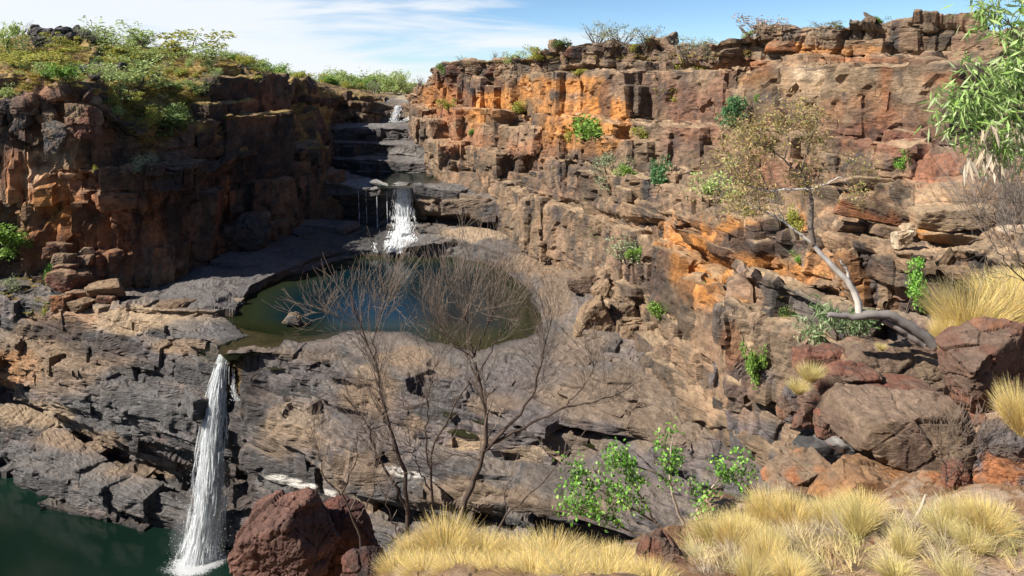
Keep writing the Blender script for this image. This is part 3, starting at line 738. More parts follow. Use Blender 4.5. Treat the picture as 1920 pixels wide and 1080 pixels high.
STAIN_G = [
 # bench tops
 (250,600,170,26,'ltan',.85),(360,620,80,26,'grey',.7),(430,620,50,20,'grey',.8),(120,600,60,20,'rust',.35),(330,650,60,16,'tan',.8),
 (560,670,130,20,'dtan',.5),(760,670,60,14,'tan',.7),(700,740,60,40,'tan',.7),(560,700,120,30,'purple',.8),(880,740,130,50,'purple',.55),(800,690,60,18,'tan',.4),
 (1000,790,70,45,'purple',.8),(940,760,60,20,'tan',.5),(880,830,50,18,'ltan',.8),(1000,850,60,16,'ltan',.6),(780,800,30,25,'tan',.6),(690,700,40,18,'ltan',.5),
 (1150,740,150,75,(.21,.155,.11),.95),(1230,800,120,50,(.21,.155,.11),.9),(1080,650,60,60,(.20,.15,.11),.9),(1100,830,90,30,'dtan',.6),(1000,700,80,30,'purple',.5),(930,650,120,14,'purple',.6),
 (1030,545,55,70,'dtan',.85),(1000,490,60,30,'tan',.7),(880,440,90,16,'ltan',.7),(900,475,60,20,'grey',.8),(800,455,60,20,'grey',.8),(700,455,60,25,'dgrey',.9),(1000,580,20,60,'grey',.6),
 (500,480,160,60,'grey',.75),(400,540,120,40,'grey',.7),(580,460,70,40,'dgrey',.6),
 # wall below
 (60,660,90,60,'tan',.75),(20,690,60,40,'orange',.5),(150,700,120,50,'tan',.6),(110,620,60,22,'varn',.8),(200,650,80,22,'varn',.7),(300,700,90,22,'dgrey',.8),(250,760,140,60,'grey',.8),
 (60,780,80,30,'ltan',.7),(150,830,90,24,'tan',.7),(300,880,120,20,'tan',.6),(80,870,120,40,'grey',.7),(250,930,140,30,'grey',.8),
 (480,760,50,60,'varn',.6,1),(470,700,30,40,'varn',.7,1),(560,820,100,40,'tan',.6),(560,790,60,40,'ltan',.4,1),(680,880,80,40,'tan',.6,1),(640,800,70,30,'purple',.6),(820,880,90,24,'dgrey',.6),
 (515,895,18,5,'white',.9),(545,903,20,6,'white',.9),(575,912,20,6,'white',.9),(605,924,20,6,'white',.9),(628,936,16,6,'white',.8),(735,880,26,5,'white',.8),(765,890,26,6,'white',.8),(795,898,22,6,'white',.6),(690,950,60,16,'tan',.7),(900,930,120,30,'tan',.6),(1100,950,120,30,'dtan',.7),
 (445,900,40,60,'varn',.7),
]
def col_gorge(ctx):
    col = rock_color(ctx, 'grey', 'purple', (.19, .155, .125), streak=('dgrey', .6), stain=STAIN_G, toph=0.8, bedv=.4, blockv=.3, ss=(1.2, 7.0), late=True)
    # submerged rock turns brown
    zz = ctx['G'][..., 2]; d = pool_sdf(ctx['G'][..., 0], ctx['G'][..., 1])
    u = ((d < 0.0) & (zz > ZP - 6) & (zz < ZP)).astype(float)
    col = col * (1 - u[..., None]) + C(.10, .065, .025) * u[..., None]
    # dark wet margin
    wet = np.clip(1 - np.abs(zz - ZP) / 0.35, 0, 1) * (d < 1.5) * (d > -1) * .55
    wet = np.maximum(wet, (1 - smooth(ZL + .2, ZL + 1.4, zz)) * .5)
    return col * (1 - wet[..., None])
sheet('gorge_wall', GG, -300, 1650, 1.55, 1.5, seed=37, strike=R(-20),
      blocks=[(11, 8, 3.4, .8, .5), (4.4, 3.4, 1.3, .36, .6), (1.8, 1.5, .6, .10, .5)], facet=[(7, 2.0, 1.3), (2.8, .8, .4)], fcr=.10, fb=(0.55, 8.0), fine=(.15, 1.1), warp=(.5, 12), crack=(.6, .18),
      color=col_gorge, mat=M_bench, nblur=3, flatk=.30, hook=hook_pool, dip=(-0.10, 0.06), ridge=(.15, 9.0, 2.2, .9), avoid=lambda X, Y: poly_sdf(X, Y, PW), nzmax=.66, brough=.42,
      blk=[(260, 4, 13, 1.2, 3.2, -.1, 1.0, 'wall'), (420, 1.5, 5, .6, 1.5, 0, .6, 'wall'), (110, 4, 14, .8, 1.2, .06, .32, 'flat'), (60, 1.2, 4, .5, .8, .04, .2, 'flat')])

# ------------------------------------------------------------------ terraces of the middle and upper falls
TT = [
 [(480,470,141),(600,455,153),(700,460,150),(780,460,149),(850,445,148),(950,460,141),(985,470,138)],
 [(480,445,143),(600,435,155),(650,440,153),(700,440,152),(780,440,151),(850,425,150),(950,440,143),(985,450,140)],
 [(480,440,145),(600,425,160),(650,428,159),(720,430,157),(780,428,156),(800,418,159),(850,420,159),(900,428,155),(950,438,150),(985,448,145)],
 [(480,400,144),(600,375,158),(700,376,156),(775,376,155),(800,402,157),(850,408,155),(900,415,150),(950,428,144),(985,445,140)],
 [(480,380,143),(600,364,154),(700,367,152.8),(730,358,151.8),(775,358,151.8),(800,390,149),(850,397,147),(900,405,144),(950,430,139.5),(985,448,138)],
 [(480,350,143),(600,345,154),(650,350,154),(700,357,152.5),(730,352,151.8),(775,352,151.8),(800,362,149.5),(850,365,148),(900,372,146),(950,385,141),(985,400,139)],
 [(480,330,150),(600,322,161),(640,326,168),(700,338,160),(730,346,153.8),(770,346,153.8),(790,345,154),(850,347,153),(900,352,151),(950,362,148),(985,380,144)],
 [(480,300,165),(600,312,185),(640,318,181),(700,322,178),(770,324,177),(820,326,175),(850,340,165),(950,350,155),(985,365,150)],
 [(480,285,166),(600,300,183),(640,300,181),(700,300,178.6),(716,303,178),(820,306,176.6),(850,315,168),(950,330,157),(985,340,152)],
 [(480,283,169),(600,292,187),(640,292,187),(700,292,186.5),(716,293,186.5),(820,298,181),(850,310,172),(950,325,160),(985,335,155)],
 [(480,262,169.5),(600,266,187.5),(640,268,187.5),(700,270,187),(740,271,187),(790,274,184),(820,284,181.5),(850,290,173),(985,320,156)],
 [(480,258,174),(600,262,195),(640,263,195),(700,264,195),(740,264,195),(790,265,192),(820,272,186),(850,280,176),(985,310,160)],
 [(480,246,174.5),(560,244,195.5),(600,243,195.5),(700,241,195.5),(780,241,195.5),(820,247,188),(850,260,178),(985,300,161)],
 [(480,234,190),(560,231,212),(700,229,216),(780,230,213),(820,232,200),(850,245,185),(985,290,168)],
 [(480,225,192),(560,222,216),(690,218,220),(730,222,220),(780,222,217),(820,215,205),(985,240,180)],
 [(480,215,188),(560,212,211),(690,210,214),(730,218,216),(780,218,215),(820,200,205),(985,220,180)],
 [(480,190,188),(560,190,211),(650,190,214),(692,193,216),(700,191,216),(730,197,217.5),(745,200,217.5),(758,198,217.5),(772,194,217),(820,190,207),(985,200,185)],
 [(480,188,200),(560,188,225),(692,189,235),(745,194,235),(772,189,235),(985,190,230)],
 [(480,180,230),(560,178,250),(650,176,260),(692,177,262),(760,178,262),(985,175,262)],
 [(480,172,330),(692,170,330),(985,168,330)],
 [(480,162,900),(985,162,900)],
]
STAIN_T = [(650,330,60,14,'grey',.8),(700,345,50,10,(.22,.21,.2),.8),(770,330,60,10,'grey',.4),(650,232,110,8,(.2,.185,.17),.9),(740,205,50,14,'dtan',.6),
 (680,178,90,8,'tan',.8),(640,180,60,5,'rust',.6),(760,182,30,8,'cream',.5),(770,285,50,16,(.19,.175,.155),.8),(850,400,70,30,'dtan',.6),(870,378,80,12,'dtan',.9),(640,180,40,6,'tan',.5),(700,168,200,6,(.3,.26,.12),.9),
 (560,200,100,22,'brown',.7)]
def col_terr(ctx):
    return rock_color(ctx, 'grey', 'dgrey', (.17, .155, .14), streak=('varn', .8), stain=STAIN_T, toph=.7, late=True)
P2 = np.array([P3(a, b, YZ(b, -21.5))[:2] for a, b in [(642,321),(700,323),(770,325),(818,327),(835,342),(800,345),(778,346),(770,351.5),(732,351.5),(728,347),(700,338),(665,328)]])
def terr_post(G):
    d = poly_sdf(G[..., 0], G[..., 1], P2)
    Z = G[..., 2]
    zin = -21.55 - np.minimum(2.5, -d * 0.4)
    Z1 = np.where((d < 0) & (Z > -24), np.minimum(Z, zin), Z)
    G = G.copy(); G[..., 2] = Z1
    return G
def hook_terr(d, G, x, y, z): return d, G
hook_terr.post = terr_post
sheet('rock_terrace', TT, 480, 985, 1.5, 1.4, seed=53, strike=R(-15),
      blocks=[(9, 7, 3.6, .7, .4), (3.6, 3.0, 1.4, .3, .5)], facet=[(5, 3.4, 1.1), (2, 1.6, .4)], fb=(0.35, 5.0), fine=(.12, 1.0), warp=(.3, 12), crack=(.45, .2),
      color=col_terr, mat=M_bench, nblur=2, brough=.5, flatk=.3, hook=hook_terr,
      blk=[(70, 3, 10, 1.6, 3.4, 0, .9, 'wall'), (110, 1.5, 4, .8, 1.6, 0, .6, 'wall')])

# ------------------------------------------------------------------ buttress slab in front of the right cliff
BB = [
 [(1330,830,68.5),(1380,850,64.5),(1450,900,60.5),(1600,950,56.5),(1900,1050,49.5)],
 [(1330,795,69),(1380,805,65),(1450,850,61),(1600,900,57),(1900,1000,50)],
 [(1330,745,69.3),(1352,690,67.5),(1376,600,66),(1400,520,65.5),(1430,524,64),(1500,550,60.5),(1560,580,56.5),(1700,610,52.5),(1900,645,47.5)],
 [(1330,735,72),(1350,680,71),(1375,590,70),(1400,506,70),(1500,525,66.5),(1600,550,62.5),(1900,600,55)],
 [(1330,735,76),(1400,500,78),(1500,515,74),(1600,540,70),(1900,590,62)],
]
STAIN_B = [(1500,530,70,18,'ltan',.9),(1450,515,40,12,'ltan',.8),(1430,560,30,50,'dtan',.8,1),(1390,560,18,60,'tan',.6,1),(1450,640,70,60,'dtan',.6,1),(1400,700,50,60,'redb',.3),(1500,700,60,80,'dtan',.6,1),
 (1390,640,20,25,'ltan',.6),(1370,650,18,40,'rust',.5),(1490,570,60,30,'grey',.6,1),(1440,760,40,30,'tan',.4)]
def col_butt(ctx): return rock_color(ctx, 'dtan', 'purple', 'ltan', streak=('dgrey', .6), stain=STAIN_B, ss=(.8, 9))
sheet('rock_buttress', BB, 1330, 1900, 1.7, 1.7, seed=67, strike=R(-35),
      blocks=[(6, 5, 9, .8, .6), (2.6, 2.6, 4.6, .3, .5)], facet=[(4, 7, 1.5), (1.6, 3, .4)], fb=(.5, 5.0), fine=(.06, 1.0), warp=(.5, 8), crack=(.5, .15),
      color=col_butt, mat=M_mid, nblur=1, flatk=.3,
      blk=[(26, 3, 6, 5, 9, 0, .7, 'wall'), (40, 1.2, 3, 1.5, 3.5, 0, .4, 'wall')])
# ------------------------------------------------------------------ near ground
GP = [(700,1092,5.2,0),(850,1092,5.0,0),(1000,1092,4.8,0),(1150,1092,4.6,0),(1300,1100,4.2,0),(600,1180,4.2,0),(1500,1110,4.3,0),(1700,1110,4.3,0),(1000,1022,6.4,0),(1100,1038,6.0,0),(1200,1025,6.4,0),(1300,1000,6.9,0),(900,1018,7.6,0),(1800,660,15,0),(960,1200,2.3,0),(700,1200,2.4,0),(1300,1200,2.3,0),(1800,1250,2.2,0),(700,1050,6.4,0),(860,1030,6.6,0),(1000,1035,6,0),(1150,1050,5.6,0),(1300,1060,5,0),(1300,1010,6.5,0),(1500,1030,8.4,0),(1600,985,9.3,0),(1750,905,10.2,0),(1700,890,12.5,0),(1600,900,12.3,0),(1480,930,11,0),
      (1900,905,9,0),(1900,1060,5,0),(1700,1060,5,0),(1500,1070,5.2,0),(1740,665,15,0),(1900,600,16,0),(1600,745,16,0),(1500,800,15.5,0),(1560,935,11.4,0),(2100,900,9,0),(2200,620,16,0),(560,1250,5,0),(1440,1020,9,0)]
gp = np.array([P3(a, b, y) for a, b, y, _ in GP] + [(0, 0, -1.65), (2, 0, -1.6), (-2, 0, -2.2), (5, 0, -1.6), (-5, 2, -5), (12, 3, -2.2), (22, 6, -3), (24, 16, -4.2), (14, 19, -5.2)])
EDGE = np.array([(-2000, 3.0), (300, 3.2), (450, 3.4), (600, 3.9), (690, 4.6), (735, 6.4), (780, 6.8), (900, 6.6), (1000, 6.3), (1100, 6.0), (1300, 6.9), (1440, 9.8), (1465, 13.5), (1490, 15.5), (1600, 16.5), (1740, 15.2), (1920, 16.2), (2400, 18), (3500, 20)])
def near_z(X, Y):
    w = 0; s = 0
    for p in gp:
        d2 = (X - p[0]) ** 2 + (Y - p[1]) ** 2
        ww = 1.0 / (d2 + 0.25) ** 1.6
        w = w + ww; s = s + ww * p[2]
    z = s / w
    px = 960 + F * X / np.maximum(Y, .5)
    e = np.interp(px, EDGE[:, 0], EDGE[:, 1])
    d = np.maximum(0, Y - e)
    z = z - np.where(px < 1380, .64 * d + .07 * d * d, 2.6 * d ** 1.25)
    return np.maximum(z, -64)
pxs = np.concatenate([np.linspace(-9000, -200, 60)[:-1], np.arange(-200, 2200, 2.6), np.linspace(2200, 9000, 60)])
ys = np.concatenate([np.linspace(.15, 2.2, 14)[:-1], np.geomspace(2.2, 22, 380)[:-1], np.linspace(22, 46, 50)])
PXg, Y = np.meshgrid(pxs, ys)
X = (PXg - 960) / F * Y
Z = near_z(X, Y)
nrm = smooth(0, 2, Y)
Z = Z + .10 * fbm(X / 1.5, Y / 1.5, Z * 0, 4, 5) * nrm + .03 * np.abs(fbm(X / .35, Y / .35, Z * 0, 3, 6)) + .018 * smooth(.1, .35, fbm(X / .10, Y / .10, Z * 0, 2, 7))
t = smooth(-.3, .3, fbm(X / .8, Y / .8, Z / .8, 4, 8))[..., None]
gc = C(.20, .115, .062) * (1 - t) + C(.30, .20, .125) * t
st = smooth(.15, .3, fbm(X / .14, Y / .14, Z * 0, 2, 7))[..., None] * .7
gc = gc * (1 - st) + C(.33, .25, .18) * st
nr, nc = X.shape
idx = np.arange(nr * nc).reshape(nr, nc)
V = np.stack([X, Y, Z], -1).reshape(-1, 3)
zb_add(V[(V[:, 1] > 1.5)])
FL = np.stack([idx[:-1, :-1], idx[:-1, 1:], idx[1:, 1:], idx[1:, :-1]], -1).reshape(-1, 4)
o = mobj('ground', np_mesh('ground', V, FL, 4, gc.reshape(-1, 3)), M_soil); setp(o, kind='structure')

# the land beyond, out to the horizon
def flat_ground(name, xs, ys, zf, col, mat):
    X, Y = np.meshgrid(xs, ys); Z = zf(X, Y)
    nr, nc = X.shape; idx = np.arange(nr * nc).reshape(nr, nc)
    FL = np.stack([idx[:-1, :-1], idx[:-1, 1:], idx[1:, 1:], idx[1:, :-1]], -1).reshape(-1, 4)
    V = np.stack([X, Y, Z], -1).reshape(-1, 3)
    o = mobj(name, np_mesh(name, V, FL, 4, np.tile(col, (len(V), 1)), True), mat)
    return setp(o, kind='structure')
flat_ground('plateau', np.linspace(-6000, 6000, 121), np.linspace(300, 7500, 121),
            lambda X, Y: -7.5 - .0004 * Y + 2.0 * fbm(X / 300, Y / 300, X * 0, 3, 3), C(.20, .16, .07), M_far)
flat_ground('canyon_floor', np.linspace(-400, 300, 30), np.linspace(-120, 330, 30), lambda X, Y: -66 + 0 * X, C(.08, .07, .05), M_far)

# ------------------------------------------------------------------ water
def water_mat(name, deep, rough=.06, bscale=3.0, bstr=.25, clear=0.0, dist=.05):
    m, n, l, b, out = new_mat(name)
    tcn = N(n, 'ShaderNodeTexCoord')
    mpn = N(n, 'ShaderNodeMapping'); mpn.inputs['Scale'].default_value = (1, .55, 1)
    nz1 = N(n, 'ShaderNodeTexNoise', i_Scale=bscale, i_Detail=5.0, i_Roughness=.6)
    l.new(tcn.outputs['Object'], mpn.inputs['Vector']); l.new(mpn.outputs[0], nz1.inputs['Vector'])
    bp = N(n, 'ShaderNodeBump', i_Strength=bstr); bp.inputs['Distance'].default_value = dist
    l.new(nz1.outputs['Fac'], bp.inputs['Height']); l.new(bp.outputs[0], b.inputs['Normal'])
    at = N(n, 'ShaderNodeAttribute', attribute_name='Col')
    l.new(at.outputs['Color'], b.inputs['Base Color'])
    b.inputs['Roughness'].default_value = rough
    b.inputs['IOR'].default_value = 1.333
    l.new(at.outputs['Alpha'], b.inputs['Alpha'])
    return m
M_water = water_mat('river_water', None, bscale=2.2, bstr=.45, dist=.06)
M_water_low = water_mat('deep_river_water', None, rough=.12, bscale=1.6, bstr=.35, dist=.08)
def water_patch(name, xs, ys, z, colf, mat, poly=None):
    X, Y = np.meshgrid(xs, ys)
    nr, nc = X.shape; idx = np.arange(nr * nc).reshape(nr, nc)
    FL = np.stack([idx[:-1, :-1], idx[:-1, 1:], idx[1:, 1:], idx[1:, :-1]], -1).reshape(-1, 4)
    V = np.stack([X, Y, X * 0 + z], -1).reshape(-1, 3)
    if poly is not None:
        d = poly_sdf(X, Y, poly).ravel()
        keep = d[FL].min(axis=1) < 2.0
        FL = FL[keep]
        used = np.unique(FL); mp = np.full(len(V), -1); mp[used] = np.arange(len(used)); V = V[used]; FL = mp[FL]
    c, a = colf(V)
    me = np_mesh(name, V, FL, 4, c, True)
    dat = np.ones((len(V), 4), dtype=f32); dat[:, :3] = c; dat[:, 3] = a
    me.color_attributes['Col'].data.foreach_set('color', dat.ravel())
    o = mobj(name, me, mat)
    return setp(o, kind='structure')
def c_pool(V):
    d = -pool_sdf(V[:, 0], V[:, 1])
    sh = smooth(104, 95, V[:, 1]) * smooth(-19, -27, V[:, 0])
    deep = smooth(0.5, 9, d) * (1 - sh)
    n = fbm(V[:, 0] / 9, V[:, 1] / 9, V[:, 0] * 0, 3, 9)
    c0 = mixc(np.tile(C(.020, .026, .010), (len(V), 1)), np.tile(C(.003, .014, .020), (len(V), 1)), np.clip(deep + .2 * n, 0, 1))
    a = np.clip(.72 + .28 * smooth(.2, 3, d) - .40 * sh, .3, 1)
    return c0, a
water_patch('main_pool', np.arange(-58, 18, .4), np.arange(84, 142, .4), ZP, c_pool, M_water, PW)
water_patch('upper_pool', np.arange(-52, -14, .5), np.arange(149, 186, .5), -21.5, lambda V: (np.tile(C(.012, .018, .012), (len(V), 1)), np.full(len(V), .96)), M_water, P2)
def c_low(V):
    n = fbm(V[:, 0] / 12, V[:, 1] / 12, V[:, 0] * 0, 3, 19)
    return mixc(np.tile(C(.004, .013, .009), (len(V), 1)), np.tile(C(.006, .019, .013), (len(V), 1)), smooth(-.4, .4, n)), np.full(len(V), 1.0)
water_patch('lower_pool', np.arange(-130, 20, 1.0), np.arange(30, 118, 1.0), ZL, c_low, M_water_low)

# rain pools left standing in the platform
def puddle(px, py, rx, ry, rot):
    g = ground(px, py)
    if g is None: return
    n = 28; a = np.arange(n) / n * 2 * math.pi
    rad = 1 + .35 * np.array([float(vnoise(np.array([math.cos(t) * 1.6 + px]), np.array([math.sin(t) * 1.6]), np.array([0.]), 3)[0]) for t in a])
    ex = np.cos(a) * rad * rx; ey = np.sin(a) * rad * ry; c, s_ = math.cos(R(rot)), math.sin(R(rot))
    zz = g[2] + .16
    pts = []
    for u, v in zip(ex, ey):
        qx, qy = px + u * c - v * s_, py + u * s_ + v * c
        Y_ = YZ(qy, zz); pts.append(((qx - 960) / F * Y_, Y_, zz))
    me = bpy.data.meshes.new('rock_pool'); me.from_pydata([tuple(g[:2]) + (zz,)] + pts, [], [(0, i + 1, (i + 1) % n + 1) for i in range(n)])
    a_ = me.color_attributes.new('Col', 'FLOAT_COLOR', 'POINT')
    a_.data.foreach_set('color', np.tile(np.array([.02, .022, .008, .97], dtype=f32), (n + 1, 1)).ravel())
    me.update(); o = mobj('rock_pool', me, M_water); setp(o, kind='structure')
for q in [(1018,801,26,6,14),(1102,833,14,4,20),(865,812,34,7,16),(898,790,16,4,12),(842,775,10,8,0),(520,690,20,3,0)]: puddle(*q)
# ------------------------------------------------------------------ loose rocks
import bmesh
_ico = {}
def ico(sub):
    if sub not in _ico:
        bm = bmesh.new(); bmesh.ops.create_icosphere(bm, subdivisions=sub, radius=1.0)
        V = np.array([v.co[:] for v in bm.verts]); T = np.array([[v.index for v in f.verts] for f in bm.faces]); bm.free()
        V /= np.linalg.norm(V, axis=1, keepdims=True)
        _ico[sub] = (V, T)
    return _ico[sub]

def rock_mesh(name, half, seed, boxy=.5, sub=5, base='brown', alt='redb', top=None, rough=1.0, knob=0.0, layers=0.0, det=1.0, world=(0, 0, 0), soft=24.0):
    rng = np.random.default_rng(seed)
    D, T = ico(sub)
    half = np.array(half, dtype=float)
    ax = np.array([[1, 0, 0], [-1, 0, 0], [0, 1, 0], [0, -1, 0], [0, 0, 1], [0, 0, -1]], dtype=float)
    n1 = ax + rng.normal(0, .20, ax.shape); d1 = rng.uniform(.62, .80, 6) if boxy > .5 else rng.uniform(.75, .95, 6)
    m = int(16 - 6 * boxy)
    n2 = rng.normal(0, 1, (m, 3)); d2 = rng.uniform(.80, 1.0, m) * (1.08 if boxy > .5 else .95)
    Np = np.concatenate([n1, n2]); Np /= np.linalg.norm(Np, axis=1, keepdims=True); dd = np.concatenate([d1, d2])
    c = D @ Np.T
    inv = np.maximum(c, 1e-3) / dd
    r = 1.0 / ((inv ** soft).sum(1) ** (1 / soft))
    P = D * r[:, None]
    lo, hi = P.min(0), P.max(0)
    P = (P - (lo + hi) / 2) / ((hi - lo) / 2)
    # surface normals of the ideal block, for displacement
    P = P * half
    L = float(half.min()) * 2; Lm = float(half.mean()) * 2
    w = np.array(world)
    Q = P + w
    nn = D / half; nn /= np.linalg.norm(nn, axis=1, keepdims=True)
    d = rough * L * .07 * fbm(Q[:, 0] / Lm * 2.2, Q[:, 1] / Lm * 2.2, Q[:, 2] / Lm * 3, 5, seed)
    v, cid, e = facets(Q[:, 0], Q[:, 1], Q[:, 2], Lm * .42, Lm * .30, seed + 3)
    d += rough * L * .09 * v - L * .025 * rough * (1 - smooth(0, Lm * .03, e)) * det
    v2, cid2, e2 = facets(Q[:, 0], Q[:, 1], Q[:, 2], Lm * .13, Lm * .09, seed + 5)
    d += rough * L * .028 * v2 * det
    rg = fbm(Q[:, 0] / Lm * 9, Q[:, 1] / Lm * 9, Q[:, 2] / Lm * 9, 4, seed + 7)
    d += L * .018 * (1 - 2 * np.abs(rg)) * det * rough
    if knob:
        kx = fbm(Q[:, 0] / Lm * 7, Q[:, 1] / Lm * 7, Q[:, 2] / Lm * 7, 3, seed + 11)
        d += knob * L * smooth(-.15, .25, kx)
        kv, kc, ke = facets(Q[:, 0], Q[:, 1], Q[:, 2] + .25 * kx, Lm * .10, Lm * .045, seed + 12)
        d -= knob * L * .7 * (1 - smooth(0, Lm * .014, ke))
    if layers:
        zz = (Q[:, 2] + .1 * Q[:, 0]) / L * 5 + .4 * fbm(Q[:, 0] / Lm * 2, Q[:, 1] / Lm * 2, Q[:, 2] / Lm * 2, 2, seed + 13)
        kz = np.floor(zz); f = zz - kz
        d += layers * L * ((h3(kz, 0, 0, seed + 14) - .5) - .5 * (1 - smooth(0, .12, np.minimum(f, 1 - f)))) * (1 - nn[:, 2] ** 2)
    P = P + nn * d[:, None]
    t = smooth(-.3, .3, fbm(Q[:, 0] / Lm * 2.5, Q[:, 1] / Lm * 2.5, Q[:, 2] / Lm * 2.5, 4, seed + 21))
    t = np.clip(t + .6 * (cid - .5), 0, 1)
    A = K[base] if isinstance(base, str) else np.array(base); B = K[alt] if isinstance(alt, str) else np.array(alt)
    col = mixc(np.tile(A, (len(P), 1)), np.tile(B, (len(P), 1)), t)
    col = col * (1 + .3 * (cid2 - .5))[:, None] * (1 - .3 * (1 - smooth(0, Lm * .02, e)))[:, None]
    # broken, unweathered spots
    w0 = (smooth(.88, .92, cid) * .35 * smooth(-.2, .2, rg))[:, None]
    col = col * (1 - w0) + K['rust'] * w0
    if top:
        Tt = K[top] if isinstance(top, str) else np.array(top)
        tp = smooth(.55, .85, nn[:, 2]) * smooth(-.35, .15, fbm(Q[:, 0] / Lm * 3, Q[:, 1] / Lm * 3, Q[:, 2], 3, seed + 23)) * .85
        col = mixc(col, np.tile(Tt, (len(P), 1)), tp)
    return np_mesh(name, P, T, 3, col)

def rock(px0, py0, px1, py1, Y, label, seed, rot=0.0, depth=.8, cat='boulder', name='boulder', group=None, mat=None, **kw):
    cx, cy = (px0 + px1) / 2, (py0 + py1) / 2
    c = P3(cx, cy, Y)
    hx = (px1 - px0) / 2 / F * Y; hz = (py1 - py0) / 2 / F * Y; hy = depth * max(hx, hz * .6)
    c[1] += hy * .8
    s = (c[1]) / Y                                    # the far half sits behind; keep the outline's size
    c[0] = (cx - 960) / F * c[1]; c[2] = (H0 - cy) / F * c[1]
    hx *= s; hz *= s
    o = mobj(name, rock_mesh(name, (hx, hy, hz), seed, world=c, **kw), mat or M_near)
    o.location = c; o.rotation_euler = (0, R(rot), 0)
    return setp(o, label, cat, group)

NB = dict(base='brown', alt='redb')
# right-hand pile beside the camera
rock(1560,738,1836,872,11.2,'largest brown boulder in the near pile, a broad flat slab above a black hollow',101,rot=3,sub=6,base='dtan',alt='brown',top=(.20,.14,.10),boxy=.75,depth=.7,rough=.9)
rock(1775,618,1945,760,10.6,'dark red angular boulder at the right edge below the mound of golden grass',102,rot=-22,sub=6,**NB,boxy=.6,depth=.7)
rock(1555,645,1790,770,13.3,'wide rusty brown rock slab sloping up behind the largest near boulder',103,rot=3,sub=6,base='brown',alt='dtan',top='dtan',boxy=.5,layers=.05,depth=.7,mat=M_near)
rock(1490,650,1602,712,13.8,'dark brown rounded slab at the upper left corner of the near pile',104,rot=4,sub=5,**NB,boxy=.5)
rock(1545,683,1665,728,12.6,'thin red layered slab lying over a crack in the near pile',105,rot=2,sub=5,base='redb',alt='brown',boxy=.7,layers=.12)
rock(1600,716,1745,768,12.2,'long red brown slab wedged directly above the largest near boulder',106,rot=-5,sub=5,base='redb',alt='brown',boxy=.6,layers=.1)
rock(1500,712,1602,762,12.6,'squat dark red block below the tuft of pale grass in the near pile',107,rot=-6,sub=5,**NB,boxy=.6,layers=.1)
rock(1492,755,1535,812,12.4,'small broken red block at the left end of the near pile',108,rot=12,sub=5,base='redb',alt='brown',boxy=.7)
rock(1528,768,1572,828,12.2,'narrow upright red stone against the left tip of the largest near boulder',109,rot=-8,sub=5,base='redb',alt='brown',boxy=.5)
rock(1460,720,1520,792,13.4,'purple brown block at the far left foot of the near pile',110,rot=15,sub=5,base='purple',alt='brown',boxy=.5)
rock(1495,808,1665,856,12.0,'black and white stained slab tucked under the left end of the largest near boulder',111,rot=8,sub=5,base='dgrey',alt='grey',top=(.26,.25,.24),boxy=.6,depth=.6)
rock(1436,868,1562,920,11.4,'tan slab with an orange broken edge jutting over a shadow left of the near pile',112,rot=-9,sub=5,base='dtan',alt='rust',top='dtan',boxy=.7)
rock(1528,868,1725,968,10.4,'orange topped boulder lying in front of the largest near boulder',113,rot=9,sub=6,base='dtan',alt=(.30,.14,.055),top=(.24,.14,.075),boxy=.7)
rock(1433,932,1562,1016,9.4,'round dark brown boulder half sunk in dry grass',114,rot=6,sub=5,base='brown',alt='dtan',boxy=.3)
rock(1838,790,1950,862,9.3,'grey brown rounded rock at the right edge, upper of a stacked pair',115,rot=-8,sub=5,base='brown',alt='purple',boxy=.3)
rock(1834,852,1950,930,9.1,'grey brown rock at the right edge, lower of a stacked pair',116,rot=6,sub=5,base='purple',alt='rust',boxy=.4)
rock(1878,722,1945,792,11.2,'pale sandy rock at the right edge between dark boulders',117,rot=-25,sub=5,base='ltan',alt='tan',boxy=.6)
rock(1792,1022,1950,1090,5.1,'flat mottled rock in dry grass in the bottom right corner',118,rot=2,sub=6,base='brown',alt='dtan',top='dtan',boxy=.3,rough=.8)
rock(1192,1003,1297,1090,5.3,'dark brown rock at the bottom edge below the leafy green shrub',119,rot=4,sub=6,**NB,boxy=.4)
rock(1290,1040,1340,1090,5.6,'small rock at the bottom edge right of the dark brown one',120,sub=5,base='brown',alt='dtan',boxy=.4)
rock(1700,770,1850,900,13.0,'deep brown rock in the shadows at the back of the near hollow',121,sub=5,**NB,boxy=.6,depth=.6)
rock(1600,940,1720,1000,9.6,'low tan stone bedded in soil in front of the orange topped boulder',122,sub=5,base='tan',alt='rust',boxy=.4)
rock(1725,890,1800,930,10.0,'low reddish stone on bare ground under the bare twiggy bush',123,sub=5,base='rust',alt='tan',boxy=.4)
rock(1765,868,1825,925,9.5,'small dark rock just left of the stacked pair at the right edge',124,sub=5,**NB,boxy=.5)
rock(446,920,622,1120,9.3,'large knobbly red boulder beside the foot of the main waterfall',130,rot=10,sub=6,base=(.15,.078,.058),alt=(.10,.056,.044),boxy=.5,knob=.022,depth=.8,rough=1.0)
rock(560,945,700,1120,9.9,'dark red knobbly rock leaning behind the large red boulder',131,rot=18,sub=6,base=(.13,.055,.04),alt=(.08,.04,.032),boxy=.5,knob=.02,depth=.7)
rock(640,1030,735,1120,8.6,'low dark rock wedged between the red boulders and the golden grass',132,rot=12,sub=5,base=(.12,.055,.04),alt='varn',boxy=.4,knob=.02)
